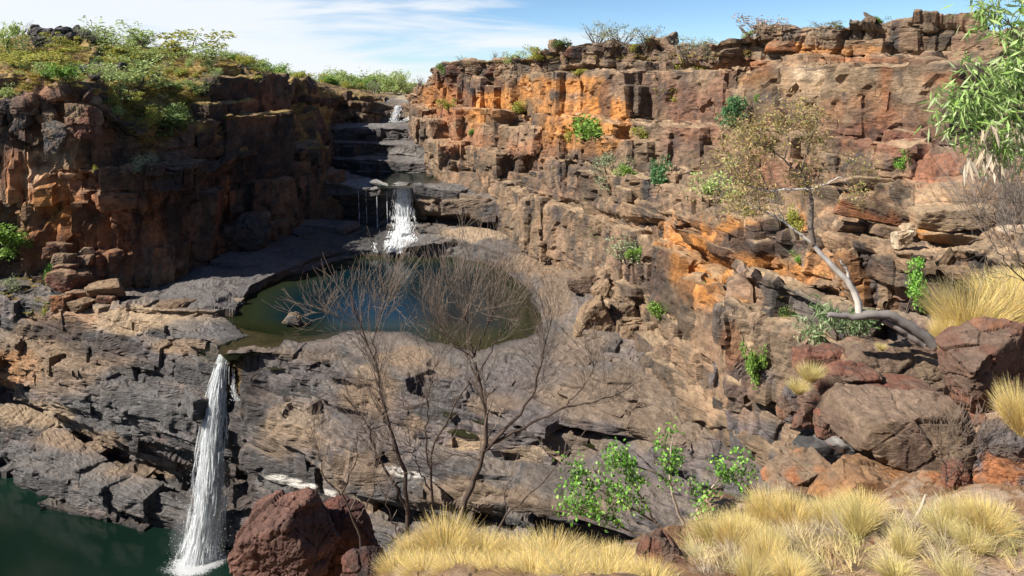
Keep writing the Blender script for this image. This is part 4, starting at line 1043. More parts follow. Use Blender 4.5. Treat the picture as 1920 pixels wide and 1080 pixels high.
# pebbles and stones scattered round the camera: each a thing of its own
stone0 = None
rs = random.Random(5)
st_meshes = [rock_mesh('stone', (1, .8, .55), 140 + i, boxy=.4, sub=4, base=('brown', 'tan', 'rust', 'dtan')[i % 4], alt=('rust', 'ltan', 'redb', 'tan')[i % 4]) for i in range(5)]
for m in st_meshes: m.materials.append(M_near)
for i in range(46):
    px = rs.uniform(1480, 1915); py = rs.uniform(880, 1075)
    if 1795 < px and py > 1020: continue
    g = ground(px, py)
    if g is None: continue
    o = bpy.data.objects.new('stone', st_meshes[i % 5]); COL.objects.link(o)
    s = rs.uniform(.025, .075) * (g[1] / 7)
    o.location = g; o.scale = (s, s, s); o.rotation_euler = (rs.uniform(-.3, .3), rs.uniform(-.3, .3), rs.uniform(0, 6))
    setp(o, 'small loose stone on the bare ground among the near dry grass', 'stone', 'loose stones on the near ground')

# foot of the right cliff
FB = dict(mat=M_mid, sub=5)
rock(1062,512,1142,552,105,'dark topped block nearest the pool at the foot of the right cliff',201,rot=-4,base='brown',alt='dtan',top='dtan',boxy=.8,**FB)
rock(1108,528,1158,578,102,'leaning tan slab behind the block nearest the pool',202,rot=-38,base='dtan',alt='tan',top='dtan',boxy=.8,**FB)
rock(1066,560,1150,640,93,'large flat topped tan block undercut by a black gap right of the pool',203,rot=-14,base='dtan',alt='tan',top='tan',boxy=.85,**FB)
rock(1140,565,1202,618,95,'brown cube of rock behind the undercut block on the platform',204,rot=6,base='dtan',alt='brown',top='dtan',boxy=.8,**FB)
rock(1160,605,1218,655,91,'small tan block between the undercut block and the big stepped slab',205,rot=14,base='dtan',alt='tan',boxy=.7,**FB)
rock(1205,598,1262,690,88,'tall pale edged block below the dark fluted pillars',206,rot=-10,base='tan',alt='dtan',top='tan',boxy=.8,**FB)
rock(1214,660,1332,770,78,'massive stepped slab with a flat tan top at the foot of the orange cliff face',207,rot=3,base='brown',alt='dtan',top='tan',boxy=.9,layers=.10,depth=.9,**FB)
rock(1290,742,1348,780,72,'small orange sided block at the corner of the massive stepped slab',208,rot=4,base='rust',alt='orange',top='dtan',boxy=.8,**FB)
rock(1330,780,1468,852,65.5,'long low slab with orange streaks lying under the tall buttress',209,rot=6,base='brown',alt='rust',top='dtan',boxy=.85,layers=.08,**FB)
rock(1150,452,1198,578,100,'squat brown pillar standing left of the dark cleft in the right cliff',210,rot=2,base='dtan',alt='brown',top='dtan',boxy=.9,depth=1.0,**FB)
rock(1198,458,1236,600,96,'tall dark pillar with an orange edge beside the cleft in the right cliff',211,rot=-3,base='brown',alt='redb',top='dtan',boxy=.9,depth=1.0,**FB)
rock(1238,470,1272,590,94,'slim dark pillar leaning against the orange cliff face',212,rot=12,base='brown',alt='varn',boxy=.9,depth=1.0,**FB)
rock(1365,585,1410,690,66,'pinkish broken block perched on the left edge of the tall buttress',213,rot=20,base='tan',alt='redb',top='ltan',boxy=.7,**FB)
rock(1400,640,1455,700,61,'pale splintered block caught halfway down the tall buttress',214,rot=-12,base='ltan',alt='tan',top='ltan',boxy=.7,**FB)
rock(1355,690,1405,760,66,'pink and brown block at the lower left of the tall buttress',215,rot=15,base='tan',alt='redb',boxy=.7,**FB)
# ledges on the right
SB = dict(mat=M_mid, sub=5)
rock(1545,372,1725,418,61,'long tilted rusty slab on the ledge behind the pale trunked tree',220,rot=14,base='rust',alt='brown',top='ltan',boxy=.8,layers=.1,depth=.6,**SB)
rock(1702,382,1850,428,57,'pale overhanging slab, upper of two on the flat ledge at right',221,rot=-1,base='tan',alt='ltan',top='ltan',boxy=.8,layers=.1,depth=.7,**SB)
rock(1712,424,1838,460,57,'pale cream slab, lower of two on the flat ledge at right',222,rot=0,base='ltan',alt='orange',top='ltan',boxy=.8,depth=.7,**SB)
rock(1558,415,1648,436,62,'thin tan slab sticking out of the layered ledge at right',223,rot=2,base='tan',alt='brown',top='ltan',boxy=.8,layers=.1,**SB)
rock(1560,436,1640,452,61,'lowest thin slab of the layered ledge at right',224,rot=0,base='brown',alt='dtan',top='tan',boxy=.8,**SB)
rock(1634,420,1706,450,60,'brown broken slab left of the cream wedge stone',225,rot=8,base='brown',alt='tan',top='tan',boxy=.7,**SB)
rock(1672,432,1710,462,56,'cream wedge shaped stone standing on the flat ledge at right',226,rot=-20,base='cream',alt='ltan',top='cream',boxy=.8,**SB)
rock(1690,418,1716,440,58,'small cream chip of rock above the wedge shaped stone',227,rot=20,base='cream',alt='ltan',boxy=.8,**SB)
rock(1872,424,1950,464,50,'pale pink boulder on the flat ledge at the right edge',228,rot=-4,base=(.42,.29,.21),alt='ltan',top='cream',boxy=.5,**SB)
rock(1548,330,1740,352,71,'long tan shelf of rock under the red blocks of the right cliff',229,rot=0,base='tan',alt='brown',top='ltan',boxy=.9,depth=.3,**SB)
for q, (a, b, c_, d_, y, bs, al, t) in enumerate([
    (1420,46,1500,75,101,'brown','dtan','weathered brown cap rock at the left end of the highest rim'),
    (1500,60,1600,78,98,'brown','tan','low middle cap rock on the highest rim'),
    (1636,44,1812,78,89,'brown','purple','longest dark cap rock on the highest rim'),
    (1340,86,1440,108,106,'brown','dtan','flat cap rock stepping down left of the highest rim'),
    (1428,78,1560,100,99,'tan','rust','pale banded block under the left cap rock of the highest rim'),
    (1596,78,1700,102,94,'rust','tan','orange banded block under the longest cap rock'),
    (1700,80,1800,104,90,'tan','brown','tan block under the right half of the longest cap rock'),
    (1345,100,1430,124,108,'brown','varn','black stained block roofing the hollow near the highest rim'),
    (1055,86,1110,110,137,'varn','redb','black jagged rock on the rim above the orange cliff'),
    (1110,80,1165,106,134,'brown','varn','dark upright rock in the middle of the jagged rim pile'),
    (1165,84,1250,102,131,'brown','varn','dark rock at the right end of the jagged rim pile'),
    (836,120,905,142,181,'varn','redb','dark overhanging rim block at the far left end of the orange cliff'),
    (905,122,985,142,168,'varn','redb','dark rim block between grass tufts above the orange cliff'),
    (1000,105,1052,128,147,'redb','varn','red brown rim block left of the jagged rim pile')]):
    rock(a,b,c_,d_,y,t,240+q,rot=0,base=bs,alt=al,top='dtan',boxy=.85,layers=.12,depth=.6,mat=M_mid,sub=5)
for q, (a, b, c_, d_, y, t) in enumerate([
    (1440,200,1502,250,94,'upright purple brown block high in the right cliff above the pale trunked tree'),
    (1570,248,1660,300,84,'broad dark red block above the stepped tan wall of the right cliff'),
    (1662,256,1735,300,80,'dark red block left of the small bright green cliff bush'),
    (1738,250,1800,345,76,'tall red block right of the small bright green cliff bush'),
    (1555,305,1665,345,79,'tan stepped block under the broad dark red block')]):
    rock(a,b,c_,d_,y,t,270+q,rot=0,base=('brown','redb','redb','redb','tan')[q],alt=('redb','brown','brown','rust','dtan')[q],top='tan',boxy=.95,depth=.5,mat=M_mid,sub=5,rough=.7)
# left side
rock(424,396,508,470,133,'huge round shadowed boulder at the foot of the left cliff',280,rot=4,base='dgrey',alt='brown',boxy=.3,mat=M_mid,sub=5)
rock(432,384,456,404,136,'small rock resting on top of the huge round shadowed boulder',281,base='dgrey',alt='brown',boxy=.4,mat=M_mid,sub=4)
rock(296,562,362,600,104,'dark angular block lying on the sunlit bench left of the pool',282,rot=-3,base='brown',alt='dtan',top='dtan',boxy=.85,mat=M_mid,sub=5)
rock(362,572,400,588,105,'first flat stone of the row at the pool edge right of the angular block',283,base='dtan',alt='grey',top='tan',boxy=.7,mat=M_mid,sub=4)
rock(398,572,432,590,106,'middle flat stone of the row at the pool edge',284,base='dtan',alt='grey',top='tan',boxy=.7,mat=M_mid,sub=4)
rock(430,560,464,586,108,'last grey stone of the row, at the corner of the pool',285,rot=-20,base='dtan',alt='grey',top='tan',boxy=.7,mat=M_mid,sub=4)
rock(531,586,566,606,98.5,'small lone rock rising out of the main pool',286,base='grey',alt='dtan',top='dtan',boxy=.4,mat=M_mid,sub=4)
RUB = [(92,452,132,474,112,'flat red topped stone at the summit of the left rubble heap'),(84,462,112,486,111,'rounded red stone near the top of the left rubble heap'),(103,474,140,498,110.5,'largest red stone in the left rubble heap'),
 (100,492,148,508,110,'flat dark slab in the middle of the left rubble heap'),(140,478,176,496,112,'grey stone against the cliff at the right of the left rubble heap'),(150,462,178,480,113,'cream coloured broken stone on the right of the left rubble heap'),
 (100,505,172,545,108.5,'big dark block carrying the left rubble heap'),(126,540,184,556,108,'broad flat slab below the left rubble heap'),(170,528,238,556,107.5,'tan slab stepping towards the bench below the left rubble heap'),
 (185,552,220,566,107,'thin slab at the bottom of the left rubble heap'),(100,552,134,590,106.5,'dark upright block beneath the vivid green bush'),(132,560,176,580,106,'brown slab sunk in the shade above the bench')]
for q, (a, b, c_, d_, y, t) in enumerate(RUB):
    rock(a,b,c_,d_,y,t,290+q,rot=rs.uniform(-8, 8),base=('redb','brown','dtan')[q % 3] if q not in (5,) else 'cream',alt=('brown','rust','tan')[q % 3],top='tan',boxy=.75,mat=M_mid,sub=4)
SP = [(0,182,36,215,112,'grey brown block at the left edge of the spur rim'),(28,176,78,216,112,'rounded overhanging block on the spur rim'),(72,160,118,198,113,'pale faced block in the middle of the spur rim'),
 (112,150,160,192,113,'highest knobbly block of the spur rim'),(132,192,182,262,111,'tall rounded tan and red pillar below the spur rim'),(82,202,106,232,112,'small twin pillar of rock under the spur rim'),
 (88,225,130,290,110,'leaning grey brown buttress under the spur rim'),(28,196,60,250,112,'dark undercut column at the left of the spur')]
for q, (a, b, c_, d_, y, t) in enumerate(SP):
    rock(a,b,c_,d_,y,t,310+q,rot=rs.uniform(-6, 6),base=('brown','brown','dtan','redb','tan','dtan','dtan','brown')[q],alt=('dgrey','dtan','tan','dtan','redb','tan','grey','dgrey')[q],top='dtan',boxy=.9,mat=M_mid,sub=5,rough=1.3)
hb = [rock_mesh('boulder', (1, .9, .8), 330 + i, boxy=.5, sub=4, base='varn', alt='dgrey', top='grey') for i in range(4)]
for m in hb: m.materials.append(M_mid)
for i in range(40):
    px = rs.uniform(64, 166); py = 52 + abs(rs.gauss(0, 14)) + max(0, (px - 150)) * 1.2
    if i > 33: px = rs.uniform(80, 240); py = rs.uniform(118, 150)
    g = ground(px, py + 12)
    if g is None: continue
    Y_ = g[1]; c = P3(px, py, Y_)
    o = bpy.data.objects.new('boulder', hb[i % 4]); COL.objects.link(o)
    s = rs.uniform(.7, 1.7); o.location = (c[0], Y_, min(c[2], g[2] + 2.2)); o.scale = (s, s, s * rs.uniform(.6, 1.2)); o.rotation_euler = (rs.uniform(-.4, .4), rs.uniform(-.4, .4), rs.uniform(0, 6))
    setp(o, 'black weathered boulder in the heap crowning the left hill' if i <= 33 else 'black boulder poking out of shrubs on the left hillside', 'boulder', 'black boulders of the hilltop heap' if i <= 33 else 'black boulders among the hillside shrubs')
# ------------------------------------------------------------------ waterfalls
def fall_mat(name, thr=.0):
    m, n, l, b, out = new_mat(name)
    b.inputs['Base Color'].default_value = (.93, .95, .96, 1)
    b.inputs['Roughness'].default_value = .5
    at = N(n, 'ShaderNodeAttribute', attribute_name='Col')
    t = n.new('ShaderNodeBsdfTranslucent'); t.inputs['Color'].default_value = (.95, .97, .98, 1)
    ms = N(n, 'ShaderNodeMixShader'); ms.inputs[0].default_value = .5
    l.new(b.outputs[0], ms.inputs[1]); l.new(t.outputs[0], ms.inputs[2])
    tr = n.new('ShaderNodeBsdfTransparent')
    m2 = N(n, 'ShaderNodeMixShader')
    sp = N(n, 'ShaderNodeSeparateColor'); l.new(at.outputs['Color'], sp.inputs[0])
    tcn = N(n, 'ShaderNodeTexCoord'); mpn = N(n, 'ShaderNodeMapping'); mpn.inputs['Scale'].default_value = (4, 4, 1.3)
    nz1 = N(n, 'ShaderNodeTexNoise', i_Scale=1.4, i_Detail=6.0, i_Roughness=.7)
    l.new(tcn.outputs['Object'], mpn.inputs[0]); l.new(mpn.outputs[0], nz1.inputs['Vector'])
    a1 = N(n, 'ShaderNodeMath', operation='ADD'); l.new(nz1.outputs['Fac'], a1.inputs[0]); l.new(sp.outputs[0], a1.inputs[1])
    mr1 = N(n, 'ShaderNodeMapRange', interpolation_type='SMOOTHSTEP'); mr1.inputs['From Min'].default_value = .78; mr1.inputs['From Max'].default_value = 1.12
    l.new(a1.outputs[0], mr1.inputs['Value'])
    l.new(mr1.outputs[0], m2.inputs[0]); l.new(tr.outputs[0], m2.inputs[1]); l.new(ms.outputs[0], m2.inputs[2]); l.new(m2.outputs[0], out.inputs['Surface'])
    return m
M_fall = fall_mat('falling_water')

def ribbons(paths):
    """paths: list of (pts (n,3), width array, density) -> one mesh of ribbons that face every way"""
    V, FL, Cc = [], [], []; off = 0
    for pts, w, den, ang in paths:
        n = len(pts)
        side = np.array([math.cos(ang), math.sin(ang), 0])
        a = pts - side * w[:, None] / 2; b = pts + side * w[:, None] / 2
        V.append(np.stack([a, b], 1).reshape(-1, 3))
        i = np.arange(n - 1) * 2 + off
        FL.append(np.stack([i, i + 1, i + 3, i + 2], 1))
        cc = np.zeros((n, 2, 3)); cc[..., 0] = den[:, None]; Cc.append(cc.reshape(-1, 3))
        off += 2 * n
    return np.concatenate(V), np.concatenate(FL), np.concatenate(Cc)

def droplets(pts, size, rng):
    n = len(pts)
    u = rng.normal(0, 1, (n, 3)); u /= np.linalg.norm(u, axis=1, keepdims=True)
    v = np.cross(u, rng.normal(0, 1, (n, 3))); v /= np.linalg.norm(v, axis=1, keepdims=True)
    s = size[:, None]
    V = np.stack([pts + u * s, pts + v * s, pts - u * s, pts - v * s], 1).reshape(-1, 3)
    return V, np.arange(4 * n).reshape(-1, 4)

def waterfall(name, label, ctrl, nstr, base_z, base_r, seed, sw=(.03, .10), thick=.8, foam=True, top_c=.9, nspray=2500, mist=0):
    """ctrl: (px, py, Y, halfwidth in px) from the lip down"""
    rng = np.random.default_rng(seed)
    c = np.array(ctrl, dtype=float)
    cen = np.array([P3(a, b, y) for a, b, y, _ in c]); hw = c[:, 3] / F * c[:, 2]
    t = np.linspace(0, 1, len(c))
    root = empty(name, cen[-1]); setp(root, label, 'waterfall')
    O = cen[-1]
    paths = []
    n = 40; tt = np.linspace(0, 1, n)
    def at(q): return np.stack([np.interp(q, t, cen[:, k]) for k in range(3)], 1), np.interp(q, t, hw)
    # a few broad veils of the whole drop, then many short strands of falling water
    for i in range(7):
        u = (i - 3) / 3.5
        p, h = at(tt)
        p = p.copy(); p[:, 0] += u * h * .62 + .10 * h * np.sin(tt * 9 + i); p[:, 1] += rng.uniform(-.3, .3) * thick
        paths.append((p, h * .55, np.interp(tt, [0, .3, 1], [.62, .50, .46]) - .12 * abs(u), rng.uniform(-1.1, .3)))
    for i in range(nstr):
        ln = rng.uniform(.03, .16); s0 = rng.uniform(-.05, 1.0 - ln * .5)
        q = np.clip(np.linspace(s0, s0 + ln, 9), 0, 1)
        p, h = at(q); p = p.copy()
        u = np.clip(rng.normal(0, .52), -1.25, 1.25)
        p[:, 0] += u * h * (1 + .12 * rng.normal()) + .04 * h * np.sin(q * rng.uniform(20, 60) + rng.uniform(0, 6)) + (q - q[0]) * rng.normal(0, .7) * h; p[:, 1] += rng.uniform(-1, 1) * thick * np.sqrt(max(0, 1 - min(1, u * u))) * (0.3 + q)
        w = rng.uniform(*sw) * np.sin(np.linspace(.15, math.pi - .1, 9)) * (1 + .6 * q)
        paths.append((p, w, np.full(9, rng.uniform(.40, .72)), rng.uniform(-1.45, .5)))
    V, FL, Cc = ribbons(paths)
    mobj('falling_water', np_mesh('falling_water', V - O, FL, 4, Cc), M_fall, root)
    if nspray:
        q = rng.beta(2.2, 1.0, nspray); p, h = at(q); u = rng.normal(0, .52, nspray)
        p[:, 0] += u * h * (1 + .5 * q); p[:, 1] += rng.normal(0, .5, nspray) * thick
        V, FL = droplets(p, rng.uniform(.01, .032, nspray) * (1 + q), rng)
        cc = np.full((len(V), 3), .8)
        setp(mobj('spray', np_mesh('spray', V - O, FL, 4, cc), M_fall, root), kind='stuff')
    if foam:
        g = np.linspace(-1, 1, 90); X_, Y_ = np.meshgrid(g, g); r = np.hypot(X_, Y_); an = np.arctan2(Y_, X_)
        den = .80 * (1 - smooth(.05, 1.0, r + .30 * fbm(X_ * 2.4, Y_ * 2.4, X_ * 0, 4, seed))) 
        Vx = np.stack([X_ * base_r * 1.15, Y_ * base_r * .8, +.05 + .10 * np.maximum(0, 1 - r * 1.8) * (1 + fbm(X_ * 6, Y_ * 6, X_ * 0, 3, seed))], -1).reshape(-1, 3)
        idx = np.arange(8100).reshape(90, 90); FL = np.stack([idx[:-1, :-1], idx[:-1, 1:], idx[1:, 1:], idx[1:, :-1]], -1).reshape(-1, 4)
        cc = np.zeros((8100, 3)); cc[:, 0] = den.ravel()
        f = mobj('foam', np_mesh('foam', Vx, FL, 4, cc), M_fall, root)
        f.location = (0, -.4, base_z - O[2])
    if mist:
        D, T_ = ico(3)
        m, n_, l_, b_, out_ = new_mat('mist'); n_.remove(b_)
        pv = n_.new('ShaderNodeVolumePrincipled'); pv.inputs['Color'].default_value = (.95, .97, 1, 1); pv.inputs['Density'].default_value = mist
        l_.new(pv.outputs[0], out_.inputs['Volume'])
        mm = np_mesh('mist', D * np.array([3.4, 2.6, 4.6]), T_, 3); mm.materials.append(m)
        o_ = mobj('mist', mm, None, root); o_.location = (.2, 0, 3.2)
    return root

waterfall('waterfall', 'tall white main waterfall plunging past dark walls into the lowest pool',
          [(419,664,92.4,7),(414,690,91.6,9),(406,740,91.0,14),(400,800,90.6,18),(396,860,90.2,21),(390,930,89.8,23),(380,1000,89.4,25),(369,1058,88.6,29)],
          5200, ZL, 5.2, 71, sw=(.03, .15), thick=1.0, nspray=16000, mist=.03)
waterfall('waterfall', 'thin side trickle splashing down beside the top of the main waterfall',
          [(436,690,92.2,2),(437,712,91.6,4),(438,735,91.0,6),(444,752,90.6,7)], 60, 0, 1, 72, sw=(.03, .08), thick=.2, foam=False, nspray=200)
waterfall('waterfall', 'broad middle waterfall dropping in a white curtain from the upper pool ledge',
          [(754,351,151.4,17),(755,375,151.0,17.5),(756,405,150.8,18),(756,420,149.2,18),(755,437,145.6,18)], 900, 0, 1, 73, sw=(.04, .14), thick=.35, foam=False, nspray=700)
for q, (x0, y0, y1, hw, lb) in enumerate([(672,358,424,1.6,'leftmost thin thread of water left of the middle waterfall'),(686,360,418,1.2,'second thin thread of water left of the middle waterfall'),(706,358,428,3.0,'wider broken thread of water next but one to the middle waterfall'),
     (725,356,430,3.2,'thread of water just left of the middle waterfall curtain')]):
    waterfall('water_thread', lb, [(x0,y0,152.6,hw*.25),(x0+1,(y0+y1)/2,152.3,hw*.4),(x0+2,y1,152.1,hw*.6)], 12, 0, 1, 80 + q, sw=(.03, .09), thick=.12, foam=False, nspray=60)
waterfall('waterfall', 'small highest waterfall slanting over a dark step below the far trees',
          [(746,198,213.6,7),(744,208,213.4,8),(741,218,213.2,9),(738,229,213,10)], 130, 0, 1, 90, sw=(.1, .3), thick=.3, foam=False, nspray=200)

def cascade(label, tracks, seed, n=160, lift=.12, sw=(.08, .28)):
    """white water running over rock: strands laid along the rock surface"""
    rng = np.random.default_rng(seed); paths = []
    root = None
    for (pts, hw, cnt) in tracks:
        pts = np.array(pts, dtype=float); t = np.linspace(0, 1, len(pts))
        for i in range(cnt):
            s0 = rng.uniform(0, .8); q = np.linspace(s0, min(1, s0 + rng.uniform(.12, .35)), 8)
            u = rng.normal(0, .5)
            xx = np.interp(q, t, pts[:, 0]) + u * np.interp(q, t, hw); yy = np.interp(q, t, pts[:, 1]) + rng.normal(0, 1.5)
            P = []
            for a, b in zip(xx, yy):
                g = ground(a, b)
                if g is None: g = P3(a, b, 140)
                P.append(g)
            P = np.array(P); P[:, 1] = blur(P[:, 1:2], 1, 0)[:, 0]
            P = blur(P, 1, 0); P[:, 1] -= lift * 1.5; P[:, 2] += lift * rng.uniform(.2, 1.6)
            paths.append((P, rng.uniform(*sw) * np.sin(np.linspace(.2, math.pi - .2, 8)), np.full(8, rng.uniform(.5, .9)), rng.uniform(-.4, .4)))
    V, FL, Cc = ribbons(paths)
    O = V.mean(0)
    o = mobj('cascade', np_mesh('cascade', V - O, FL, 4, Cc), M_fall); o.location = O
    return setp(o, label, 'cascade')
cascade('white cascade tumbling over dark rocks between the middle waterfall and the main pool',
        [([(755,414),(754,424),(752,434),(752,442),(745,450),(738,462),(726,478)], [15, 16, 17, 22, 18, 12, 7], 620), ([(760,440),(765,448),(752,458),(750,468),(750,479)], [13, 14, 13, 7, 6], 300), ([(742,428),(740,438),(735,446)], [16, 18, 12], 150)], 91)
cascade('small white rill on the wet rocks left of the main cascade', [([(702,455),(703,464),(706,474)], [3, 4, 5], 26)], 92)
cascade('streak of white water on the flat rock right of the highest waterfall', [([(770,222),(760,225),(748,228),(730,229)], [3, 3, 3, 3], 40)], 93, sw=(.2, .6))
# ------------------------------------------------------------------ plants
class Acc:
    def __init__(s): s.V = []; s.F = []; s.C = []; s.n = 0
    def add(s, V, Fq, col):
        s.V.append(V); s.F.append(Fq + s.n); s.C.append(col); s.n += len(V)
    def mesh(s, name, smooth_sh=False):
        return np_mesh(name, np.concatenate(s.V), np.concatenate(s.F), 4, np.concatenate(s.C), smooth_sh)

def tube(acc, P, r, col, k=5):
    P = np.array(P, dtype=float); n = len(P); r = np.asarray(r, dtype=float)
    T = np.gradient(P, axis=0); T /= np.maximum(np.linalg.norm(T, axis=1, keepdims=True), 1e-9)
    ref = np.array([0.3, 0.9, 0.1]) if abs(T[0] @ np.array([0, 0, 1])) > .8 else np.array([0, 0, 1.0])
    A = np.cross(T, ref); A /= np.maximum(np.linalg.norm(A, axis=1, keepdims=True), 1e-9); B = np.cross(T, A)
    an = np.arange(k) / k * 2 * math.pi
    V = P[:, None, :] + (A[:, None, :] * np.cos(an)[None, :, None] + B[:, None, :] * np.sin(an)[None, :, None]) * r[:, None, None]
    i = np.arange(n - 1)[:, None] * k; j = np.arange(k)[None, :]; j2 = (j + 1) % k
    Fq = np.stack([i + j, i + j2, i + k + j2, i + k + j], -1).reshape(-1, 4)
    c = np.tile(np.asarray(col, dtype=f32), (n * k, 1))
    acc.add(V.reshape(-1, 3), Fq, c)

def leaves(acc, Pn, L, Wd, cols, rng, droop=0.0, fold=True):
    """pointed leaves: one kite-shaped blade each, colour per leaf"""
    n = len(Pn)
    d = rng.normal(0, 1, (n, 3)); d[:, 2] -= droop; d /= np.linalg.norm(d, axis=1, keepdims=True)
    s = np.cross(d, rng.normal(0, 1, (n, 3))); s /= np.maximum(np.linalg.norm(s, axis=1, keepdims=True), 1e-9)
    l = (L * rng.uniform(.6, 1.25, n))[:, None]; w = (Wd * rng.uniform(.7, 1.2, n))[:, None]
    nn = np.cross(d, s)
    V = np.stack([Pn, Pn + d * l * .42 + s * w * .5 + nn * w * .12, Pn + d * l, Pn + d * l * .42 - s * w * .5 + nn * w * .12], 1).reshape(-1, 3)
    c = np.array(cols, dtype=f32)[rng.integers(0, len(cols), n)] * rng.uniform(.75, 1.3, (n, 1))
    acc.add(V, np.arange(4 * n).reshape(-1, 4), np.repeat(c, 4, axis=0))

def branchy(acc, p, d, L, r, lev, rng, col, tips, up=.15, spread=.6, nseg=6, kids=(2, 4), curl=.25, minr=.002, shrink=.66, k=4, wig=0.12):
    d = d / np.linalg.norm(d)
    P = [p]; q = p.copy(); dd = d.copy()
    for i in range(nseg):
        dd = dd + rng.normal(0, wig, 3) + np.array([0, 0, up * .3]); dd /= np.linalg.norm(dd)
        q = q + dd * L / nseg; P.append(q.copy())
    rr = np.linspace(r, max(minr, r * .5), nseg + 1)
    tube(acc, P, rr, col, k if r > minr * 3 else 3)
    if lev <= 0:
        tips.append(P[-1]); tips.append(P[nseg // 2]); return
    n = rng.integers(kids[0], kids[1] + 1)
    for i in range(n):
        f = rng.uniform(.3, 1.0) if i else 1.0
        j = min(nseg, int(f * nseg)); base = P[j]
        nd = (P[j] - P[j - 1]) / np.linalg.norm(P[j] - P[j - 1]) + rng.normal(0, spread, 3) + np.array([0, 0, up])
        branchy(acc, base, nd, L * shrink * rng.uniform(.7, 1.2), max(minr, rr[j] * .62), lev - 1, rng, col, tips, up, spread, max(3, nseg - 1), kids, curl, minr, shrink, k, wig)

PAL = dict(
    pale=[(.30, .37, .13), (.23, .30, .09), (.36, .42, .17)], olive=[(.30, .30, .06), (.36, .33, .07), (.22, .24, .05)],
    green=[(.16, .27, .05), (.21, .33, .06), (.12, .20, .04)], vivid=[(.16, .34, .05), (.22, .40, .07), (.10, .24, .03)],
    dark=[(.10, .15, .045), (.13, .17, .05), (.07, .10, .03)], greyg=[(.26, .29, .17), (.31, .34, .21), (.19, .22, .12)],
    gold=[(.34, .27, .09), (.26, .19, .06), (.30, .22, .07)], teal=[(.07, .16, .06), (.10, .20, .08)], brown=[(.24, .17, .08), (.18, .12, .06)],
    grey=[(.24, .20, .17), (.17, .14, .12)], pink=[(.38, .26, .20), (.30, .21, .15), (.26, .25, .13)])

def plant_meshes(seed, pal, n=1100, leaf=.10, lw=.04, trunk=.25, clumps=12, sparse=0.0, flat=1.25, stems=4, droop=.2, wood=(.13, .10, .08)):
    """a unit shrub: about 1 high, 1 wide. Leaves stand on the twigs of its own stems."""
    rng = np.random.default_rng(seed)
    A = Acc(); tips = []
    for i in range(stems):
        a = rng.uniform(0, 6.28); dv = np.array([math.cos(a) * .55, math.sin(a) * .55, 1.0])
        branchy(A, np.array([rng.normal(0, .03), rng.normal(0, .03), -.05]), dv, .42, .018, 2, rng, wood, tips, up=.12, spread=.55, nseg=4, kids=(2, 4), minr=.004, shrink=.62, k=3)
    tips = np.array(tips)
    lo = tips.min(0); hi = tips.max(0)
    stem = A.mesh('stem')
    # clump centres: a choice of the twig ends, uneven
    cidx = rng.choice(len(tips), min(clumps * 2, len(tips)), replace=False); cc = tips[cidx]
    B = Acc()
    w = rng.dirichlet(np.ones(len(cc)) * 1.2); pick = rng.choice(len(cc), n, p=w)
    sz = rng.uniform(.07, .17, len(cc))[pick][:, None]
    g = rng.normal(0, 1, (n, 3)); g /= np.linalg.norm(g, axis=1, keepdims=True); g *= rng.uniform(.45, 1.0, (n, 1)) ** .6
    Pn = cc[pick] + g * sz * np.array([1.25, 1.25, flat])
    leaves(B, Pn, leaf, lw, PAL[pal], rng, droop)
    m2 = B.mesh('foliage')
    s = 1.0 / max(hi[2], .3)
    for m in (stem, m2):
        co = np.empty(len(m.vertices) * 3, f32); m.vertices.foreach_get('co', co); co = co.reshape(-1, 3)
        wx = max(np.percentile(np.abs(tips[:, :2]), 88), .1)
        co[:, :2] *= .5 / (wx + .06); co[:, 2] *= .92 / (hi[2] + .05)
        m.vertices.foreach_set('co', co.ravel()); m.update()
    stem.materials.append(M_bark); m2.materials.append(M_leaf)
    return stem, m2

_pm = {}
def kindmesh(kind, var):
    key = (kind, var)
    if key not in _pm:
        sd = sum(ord(c) for c in kind) * 13 + var * 101
        sp = dict(
            pale=dict(pal='pale', n=950, leaf=.075, lw=.03), olive=dict(pal='olive', n=950, leaf=.075, lw=.035, flat=1.0), green=dict(pal='green', n=1300, leaf=.08, lw=.04),
            vivid=dict(pal='vivid', n=1500, leaf=.07, lw=.035), dark=dict(pal='dark', n=1200, leaf=.08, lw=.04, clumps=7), greyg=dict(pal='greyg', n=900, leaf=.08, lw=.03),
            teal=dict(pal='teal', n=1300, leaf=.08, lw=.045), bare=dict(pal='grey', n=60, leaf=.04, lw=.01, stems=6, wood=(.20, .17, .15)),
            wispy=dict(pal='greyg', n=420, leaf=.07, lw=.02, stems=7, wood=(.20, .17, .14)), brown=dict(pal='brown', n=500, leaf=.07, lw=.03), pink=dict(pal='pink', n=320, leaf=.07, lw=.03, stems=4, wood=(.24, .19, .16)),
            tall=dict(pal='pale', n=800, leaf=.06, lw=.025, stems=2, clumps=8))[kind]
        _pm[key] = plant_meshes(sd, **sp)
    return _pm[key]

rp = random.Random(77)
def shrub(px, py, w, h, kind, label, group=None, cat='shrub', name='shrub', Y=None, P=None, sink=.0):
    """stands where the visible ground is at (px,py); w, h are its size in photograph pixels"""
    g = P if P is not None else ground(px, py)
    if g is None: return None
    if Y: g = P3(px, py, Y)
    s = g[1] / F
    st, fo = kindmesh(kind, rp.randrange(3))
    r = empty(name, (g[0], g[1], g[2] - .03 * h * s), rp.uniform(0, 6.28))
    W_, H_ = w * s, h * s
    r.scale = (W_, W_ * rp.uniform(.8, 1.1), H_)
    setp(r, label, cat, group)
    for nm, m in (('stem', st), ('foliage', fo)):
        o = bpy.data.objects.new(nm, m); COL.objects.link(o); o.parent = r
    return r

